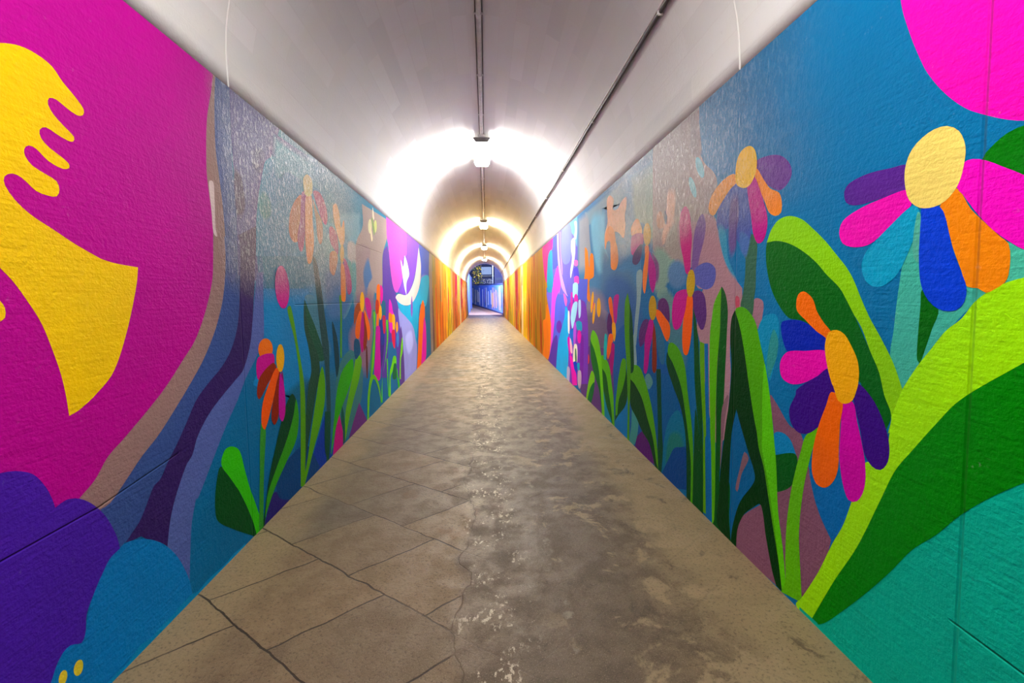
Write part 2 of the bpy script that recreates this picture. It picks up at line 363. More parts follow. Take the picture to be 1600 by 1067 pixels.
# ------------------------------------------------------------------ the murals
# every painted patch: colour, then (metres x 1000 along the passage, height x 1000); '#' is a sharp corner
LEFT_PAINT = '''
b80090 774,2686# 2524,2743# 2519,2687# 2489,2584 2437,2412 2410,2155 2418,2033 2437,1911 2431,1783 2421,1675 2405,1572 2341,1419 2243,1265 2141,1171 2023,1068 1919,995 1788,912 1707,864 1646,799 1581,759 1495,754# 1426,576# 615,487#
9a7f78 2524,2726# 2546,2721# 2535,2682 2514,2549 2499,2304 2516,2145 2534,1993 2542,1815 2534,1819 2533,1685 2492,1483 2412,1314 2298,1161 2180,1047 2073,955 1962,866 1863,805 1785,745 1701,684 1643,670# 1582,760# 1646,799 1707,864 1788,912 1919,995 2023,1068 2141,1171 2243,1265 2341,1419 2405,1572 2421,1675 2439,1869 2437,1911 2418,2033 2410,2155 2437,2412 2489,2584
3c5690 2544,2753# 2665,2728# 2658,2673 2660,2513 2654,2358 2648,2203 2665,2000 2678,1845 2683,1769 2667,1598 2634,1385 2598,1274 2529,1169 2433,1089 2325,1030 2225,965 2147,877 2075,795 2007,728 1951,666 1838,551 1778,509 1732,490# 1678,644 1658,680# 1701,684 1785,745 1863,805 1962,866 2073,955 2180,1047 2298,1161 2412,1314 2492,1483 2533,1685 2534,1819 2542,1815 2534,1993 2516,2145 2499,2304 2514,2549
d8c8c4 2426,2092 2461,2097 2463,1997 2458,1861 2468,1805 2438,1820 2431,1933 2424,2026
1d7f9c 2667,2747# 8659,3174# 8346,1300# 2989,1410# 2861,2140#
4c4a8c 2661,2743# 3308,2751# 3139,2468 2992,2275 2908,2070 2867,1821 2882,1577# 2648,1606# 2666,2000 2655,2357 2657,2513
~3b2458 2662,2248 2734,2227 2765,2150 2772,2022 2726,1948 2668,1938 2651,2039
~46427a 2870,2400 3031,2465 3045,2364 2966,2271 2878,2269
35235f 2669,1843# 2877,1931# 2871,1852# 2855,1744 2782,1346 2735,1182 2648,1045 2560,997 2426,932 2304,861 2212,776 2165,697 2128,673 2077,607 2026,525 1991,439 1971,337# 1831,478# 1745,491# 1778,509 1838,551 1919,657 1951,666 2007,728 2075,795 2147,877 2225,965 2325,1030 2433,1089 2529,1169 2598,1274 2634,1385 2667,1598 2683,1769
5a6cab 2859,1636# 2933,1641# 2918,1393 2901,1217 2806,1105 2672,992 2576,882 2460,772 2353,656 2277,569 2184,469 2174,476 2131,363 2114,261 2091,98# 2017,266 1969,348# 1991,439 2026,525 2077,607 2128,673 2165,697 2212,776 2304,861 2426,932 2560,997 2648,1045 2735,1182 2782,1346
0c84ac 2893,1979# 3020,2356 3125,2437 3989,2743# 3934,1843# 2858,1738#
~14868f 2929,2123 3004,2188 3095,2137 3083,2026 2983,1983 2920,2030
~4a9cb4 3169,2622# 3980,2662# 4000,2433# 3584,2415 3335,2400 3189,2308 3120,2386
0c88c0 2933,1535# 3593,1550# 3854,1131# 3802,663# 2757,925 2877,1078
~5b93a8 3638,2044# 5108,2384# 5225,2175 5072,1538 4858,1455 4529,1252 3572,1430# 3578,1806
~4b8496 3559,1472 3798,1472 4017,1177 4129,947 3812,878 3619,1207
~4a7aa8 3994,1749 5038,1824 4863,1495 4591,1287 4364,1243 3986,1295
~6ba6b8 4335,2312# 5265,2497# 5222,2153 4807,2079 4531,2206
a8988f 5319,2597# 6585,2646# 6608,2398 6280,2072 6162,1609 4909,1580 4947,1882 5043,2114 5324,2343
a08e8c 5038,2073 5614,2098 5550,1933 5285,1739 5256,1516 4934,1513 5012,1868
~4f7cab 5517,1998 5627,1872 5697,1738 5511,1639 5374,1525 5268,1610 5255,1802
~b9b4b0 4718,2072 5006,2089 4981,1885 4695,1880
~5ba0a6 4816,1871 4998,1887 4951,1514 4772,1512
~8b6f80 4870,1525 5806,1536 5715,863 5281,506 4683,780 4598,1079 4837,1257
3c7a7a 4666,916 4913,825 5101,630 5080,463 4986,293 4696,145 4498,30# 4065,-19# 4090,405 4195,677 4370,843
5fa39a 4723,1863 4814,1851 4812,1578 4711,1511 4611,1667
5a3f9a 6588,2262# 6749,2117 6905,1880 7036,1629 7039,1651 7243,1359 7341,1024 7379,776 7577,504 7592,77# 5990,374# 6123,1326 6211,1579 6311,2100
3a2d78 5997,1156 6244,1040 6140,690 5903,474 5904,843
e45cc0 6632,3053# 10325,2913# 8319,2621 8172,2285 7807,2185 7663,1797 7243,1571 6971,1624 6807,1843 6679,2243 6585,2418
7c4cc4 8238,2693# 9825,2732# 9583,2389 8900,1850 8144,1550 7243,1571# 7663,1797 7807,2185 8172,2285
3e5fc8 9786,2806# 11586,2866# 11126,1992 10035,1961 9846,2414
~8a8fd2 9765,1968 11126,1992 10724,1310 9840,1648
9b9fd8 7276,1302 7999,1219 8737,906 9089,580 8890,-147# 7600,-167# 7428,806
5b3d86 7426,991 7576,729 7620,-42 7287,-98 7201,526
12b0d2 7153,1452# 8201,1331 9583,1683 10031,1940 11303,2000 10660,1311 9647,1326 9324,945 9007,513# 8731,870 7983,1120 7348,1285
f6d9c8 9697,2597# 9945,2221 9735,1806 9062,1485 8300,1347 7517,1374 7087,1481 7313,1542 8050,1533 8660,1698 9147,1973
d5f3f2 7988,2251# 8238,2124 8397,1932 8085,1749 8047,1516# 7861,1676 7688,1955 7604,2135 7815,2027
7d54b0 8630,1520 8692,1269 8558,1095 8445,1275
f07410 10076,1424 10393,1229 10145,560 9796,-66# 8977,-49# 9235,450 9527,1092
e010a8 10233,1021 10495,791 10423,98 9946,-26# 9591,7# 9918,581
~b9c0ee 7751,777 8516,849 8676,548 8050,413
003ea0 3817,366# 3995,515 4046,23# 3738,-153# 3400,-12#
~2c6d86 3912,829 4207,780 4163,404 3953,23# 3889,443
~0d6a8a 3107,797# 3579,841 3472,497 3360,388# 3358,671
~12546f 3499,753 3769,853 3620,546 3505,488
005f8f 3049,232# 3226,296 3360,388 3384,-5# 2790,102#
2b2470 2798,21 2919,154 3029,103 3163,-11# 3013,-45# 2767,-25#
08457a 3006,268 3458,302 3729,17# 3322,-34 3025,66 2960,192
8a1f6a 3124,961 3146,906 3141,724 3114,600 3088,608
6a3578 4915,290# 5211,-4# 4461,-34# 4696,145
0a3f46 4164,1252 4291,1068 4316,833 4224,707 4182,992
1c5a3f 3558,1459 3636,1370 3770,1212 3944,929 3703,962 3577,1153
20503a 3555,1429 3619,1207 3801,958 3813,814 3707,647 3566,395 3479,245 3425,133 3395,160 3472,497 3571,768 3637,875 3603,1060 3535,1242
24504e 3760,1823 3834,1799 3915,1617 3988,1312 4054,1026 4046,840 4032,438 3936,-4# 3874,3# 3935,463 3936,858 3893,1044 3841,1318 3794,1612
0b4d35 3891,458# 4031,421# 3993,178 3932,-36# 3854,126
4c9a3a 4393,1493 4458,1493 4435,1166 4400,865 4406,875 4348,883 4401,1329
5ca81c 3873,868 3922,730 3892,540 3777,377 3622,224 3497,89 3400,-12# 3378,8# 3491,196 3584,389 3704,617 3804,800
5ba21c 3253,1393 3313,1410 3405,1111 3485,785 3478,495 3416,-19# 3336,16# 3387,522 3405,872 3347,1158
d02a92 3301,1557 3283,1462 3230,1404 3164,1403 3109,1457 3086,1544 3102,1633 3151,1692 3216,1699 3274,1648
3aa81a 4746,808 4748,669 4556,511 4313,364 4143,234 3999,23# 3987,44# 4104,315 4205,552 4355,719 4591,801
62ac22 4982,826 5079,739 4948,552 4725,376 4549,206 4393,18# 4379,88 4445,311 4583,486 4763,686 4857,812
0c5a4a 4344,393 4407,228 4391,9# 4325,13# 4301,259
c0107f 4257,334# 4340,137# 4321,-23# 4032,-15# 4141,217
004f1c 2379,557 2337,485 2314,362 2329,280 2454,166 2695,-20# 2725,16# 2574,282 2480,438
45c810 2387,568 2422,631 2485,632 2561,581 2605,450 2650,313 2713,163 2768,-8 2751,-51# 2696,-11# 2660,103 2550,326 2456,463
004422 3266,759 3327,683 3239,501 3006,268 2863,143 2778,-13# 2756,-1# 2798,84 2877,284 2988,465 3150,687
3c9e28 3329,703 3360,548 3297,399 3131,296 2960,192 2860,108 2801,47# 2813,95# 2850,186 2971,301 3147,450 3271,594
3c9434 2812,668 2868,651 2817,346 2770,-27# 2720,1# 2762,333
f07a0a 3013,1124 2990,1083 2939,1064 2882,1072 2839,1103 2827,1146 2847,1184 2895,1205 2953,1200 2999,1169
c91a8f 2822,1094 3014,1092 3026,1029 2949,995 2808,953 2793,1038
8e2f12 3008,1032 3049,988 2921,900 2811,826 2783,867 2825,963
8a2c14 3076,955 3114,929 3078,782 3036,640 2983,608 2945,666 3006,836
c4169c 3095,942 3146,845 3148,667 3100,598 3053,654
f2640a 3041,989 3085,963 3038,886 2983,786 2858,615 2818,657 2841,784 2940,905
f2b414 3170,1041 3152,983 3119,952 3082,959 3057,999 3052,1057 3069,1112 3101,1145 3138,1141 3165,1101
c86f4a 3571,2292 3603,2279 3544,2041 3498,1922 3402,1902 3347,1955 3358,2063 3431,2185
a8186f 3606,2315 3695,2329 3663,2133 3617,1938 3563,1845 3507,1853 3485,1948 3550,2098
b8246f 3840,2380 4003,2404 4124,2319 4157,2210 4104,2144 4019,2169 3926,2262
f29a5a 3685,2314 3798,2340 3801,2131 3803,1934 3736,1776 3661,1762 3631,1912 3645,2103
b77f62 3821,2316 3922,2230 4018,2153 4014,2009 3953,1949 3896,1992 3872,2143
f0cf70 3645,2433 3722,2491 3813,2479 3833,2424 3798,2343 3702,2311 3651,2327
f2b070 4316,2360 4421,2399 4491,2325 4529,2188 4623,2277 4630,2093 4533,1989 4482,2019 4412,2098 4325,2224
a9226e 4194,2134 4292,2153 4388,2113 4428,2012 4399,1902 4293,1943 4195,2017
c07a52 4191,1898 4316,1929 4397,1885 4348,1775 4263,1691 4162,1728 4159,1828
b63078 4576,1883 4687,1837 4791,1690 4793,1553 4678,1513 4605,1644 4578,1754
f28a3a 4486,1821 4568,1809 4605,1644 4582,1456 4523,1434 4453,1457 4453,1638
e0b04a 4588,1931 4569,1869 4533,1829 4495,1826 4469,1860 4465,1918 4483,1978 4518,2018 4556,2023 4583,1990
d9d6a8 5741,2401 5716,2343 5667,2302 5613,2294 5575,2321 5566,2372 5589,2429 5636,2470 5691,2479 5731,2453
cfd98a 6005,2445 5983,2392 5940,2354 5893,2347 5859,2372 5851,2419 5872,2471 5914,2508 5962,2517 5997,2493
8aa36a 5732,2503 5801,2515 5892,2343 5840,2300 5781,2373
e9dfc8 5820,2658 5885,2531 5844,2500 5794,2537
ecdfb8 5675,2402 5766,2254 5714,2201 5670,2264
a14a20 4990,1414 5113,1413 5102,1329 4933,1233 4843,1178 4861,1326
c81f8c 5307,1465 5508,1454 5575,1316 5475,1206 5348,1323
b01f78 5248,1066 5209,923 5146,841 5083,849 5044,941 5042,1082 5079,1221 5141,1306 5205,1304 5246,1212
8a3420 5228,1294 5314,1214 5353,1058 5316,928 5208,842 5161,923 5218,1068
f2701a 5102,1329 5154,1307 5096,1193 5030,1041 4974,1010 4891,1033 4866,1096 4932,1223 5028,1301
f27414 5252,1336 5359,1256 5466,1139 5484,1047 5421,951 5362,968 5336,1081 5275,1216
f5b60a 5271,1427 5245,1357 5194,1315 5139,1316 5101,1360 5093,1429 5119,1498 5168,1541 5223,1542 5263,1498
14506f 4840,1018 5005,981 5042,852 4984,818 4845,796 4789,924
5f2c28 5272,889 5329,872 5301,502 5250,512
3d8f6a 5617,1303 5774,1299 5709,983 5595,643 5442,476 5381,488 5482,775 5603,1038
6ac030 5673,1290 5762,1275 5722,981 5617,640 5484,468 5442,476 5604,875 5683,1032
f57a0c 5889,1621 6041,1662 6077,1552 6038,1452 6061,1327 5951,1183 5910,1069 5791,1077 5845,1297
c43a10 5817,1441 5959,1428 5939,1282 5794,1274
e2189c 6091,1651 6225,1605 6190,1426 6106,1389 6067,1477
f8b400 6126,1269 6101,1209 6055,1174 6005,1177 5970,1215 5963,1275 5986,1333 6032,1369 6082,1368 6118,1330
d0109a 5792,1083 5985,1070 5963,837 5916,388 5613,444 5706,793
1b3f8c 6022,1155 6204,1145 6218,861 6054,827
12667c 6135,1414 6352,1412 6317,1165 6154,1173
c22a4a 6160,1211 6322,1204 6291,984 6181,980
006f9a 6497,806 6995,667 6924,201 6309,315 6406,588
e838b8 6621,1450 6769,1394 6847,1266 6936,1192 6767,947 6582,975 6555,1208
f88a08 6561,1248 6744,1228 6961,1134 6790,1100 6544,1127
f7b800 6806,1211 6970,1191 6982,1046 6898,937 6804,972
e0304a 6704,952 6936,962 6948,817 6893,679 6770,750
f4a414 7208,987 7181,932 7130,901 7073,906 7033,943 7024,1000 7049,1054 7100,1085 7157,1082 7199,1045
3f7fc0 7244,789 7213,712 7155,670 7093,677 7051,730 7044,808 7074,883 7131,927 7193,922 7237,869
58c818 6370,1143 6484,1130 6462,890 6366,714 6168,506 6041,365 5990,26# 5910,46# 6010,326 6206,574 6372,869
58c818 6319,587 6391,564 6377,303 6412,4# 6347,46
74d80a 6776,565 6973,524 6969,408 6678,341 6541,272 6510,9# 6400,7# 6489,369 6631,460
3fb80e 6947,353 7046,307 7066,240 7183,38 7186,-38# 7071,-14# 6969,258
006a3a 6790,435 6956,410 6958,195 6664,249
7ad41a 7501,796 7573,742 7517,543 7366,439 7295,132 7300,107# 7182,129# 7276,448
6cbf18 5211,-4# 5274,291 5395,467 5528,500 5700,434 5827,312 5903,147 5903,-2# 5855,158 5733,331 5563,436 5422,348 5341,185 5284,-2#
08688c 5332,-16# 5416,304 5578,409 5814,217 5861,-16#
ffd000 797,1877# 1275,2148 1451,2243 1507,2266 1558,2269 1608,2256 1642,2222 1683,2192 1716,2160 1711,2137 1687,2127 1644,2138 1615,2149 1590,2144 1584,2120 1602,2092 1634,2069 1669,2045 1665,2027 1643,2023 1601,2032 1570,2040 1549,2024 1551,1998 1576,1976 1612,1960 1640,1944 1642,1928 1617,1918 1569,1930 1532,1957 1510,1960 1495,1944 1496,1922 1516,1898 1557,1883 1592,1869 1600,1843 1588,1817 1559,1813 1521,1819 1480,1850 1453,1856 1430,1840 1429,1815 1453,1777 1499,1738 1566,1703 1639,1664 1721,1628 1741,1620 1803,1608 1914,1600# 1903,1540 1876,1450 1822,1305 1756,1180 1677,1113 1607,1072 1569,1061# 1564,1130 1553,1207 1532,1292 1501,1391 1456,1477 1426,1525 1396,1561 1309,1668 1138,1723 781,1656#
ffd000 1370,1477 1388,1462 1399,1441 1397,1412 1383,1401 1364,1399
4c28a8 750,1237# 1263,930 1312,947 1346,949 1388,939 1437,908 1473,848 1491,794 1496,768# 1535,777 1581,759 1629,715 1678,644 1718,543 1729,487# 1683,475 1642,433 1611,394 1575,337 1555,245 1508,272 1476,264 1430,190# 664,64#
0080c0 1729,487 1755,494 1808,476 1875,439 1957,365 2031,258 2092,109 2112,-17# 1637,-62# 1397,176# 1434,203 1456,243 1481,268 1508,272 1547,248 1561,265 1579,333 1611,394 1642,433 1683,475
e8d850 1486,170 1478,161 1469,162 1462,171 1459,186 1462,200 1469,208 1478,208 1486,199 1489,184
e8d850 1543,153 1535,144 1524,145 1515,156 1511,172 1514,188 1523,197 1534,196 1543,186 1546,169
'''
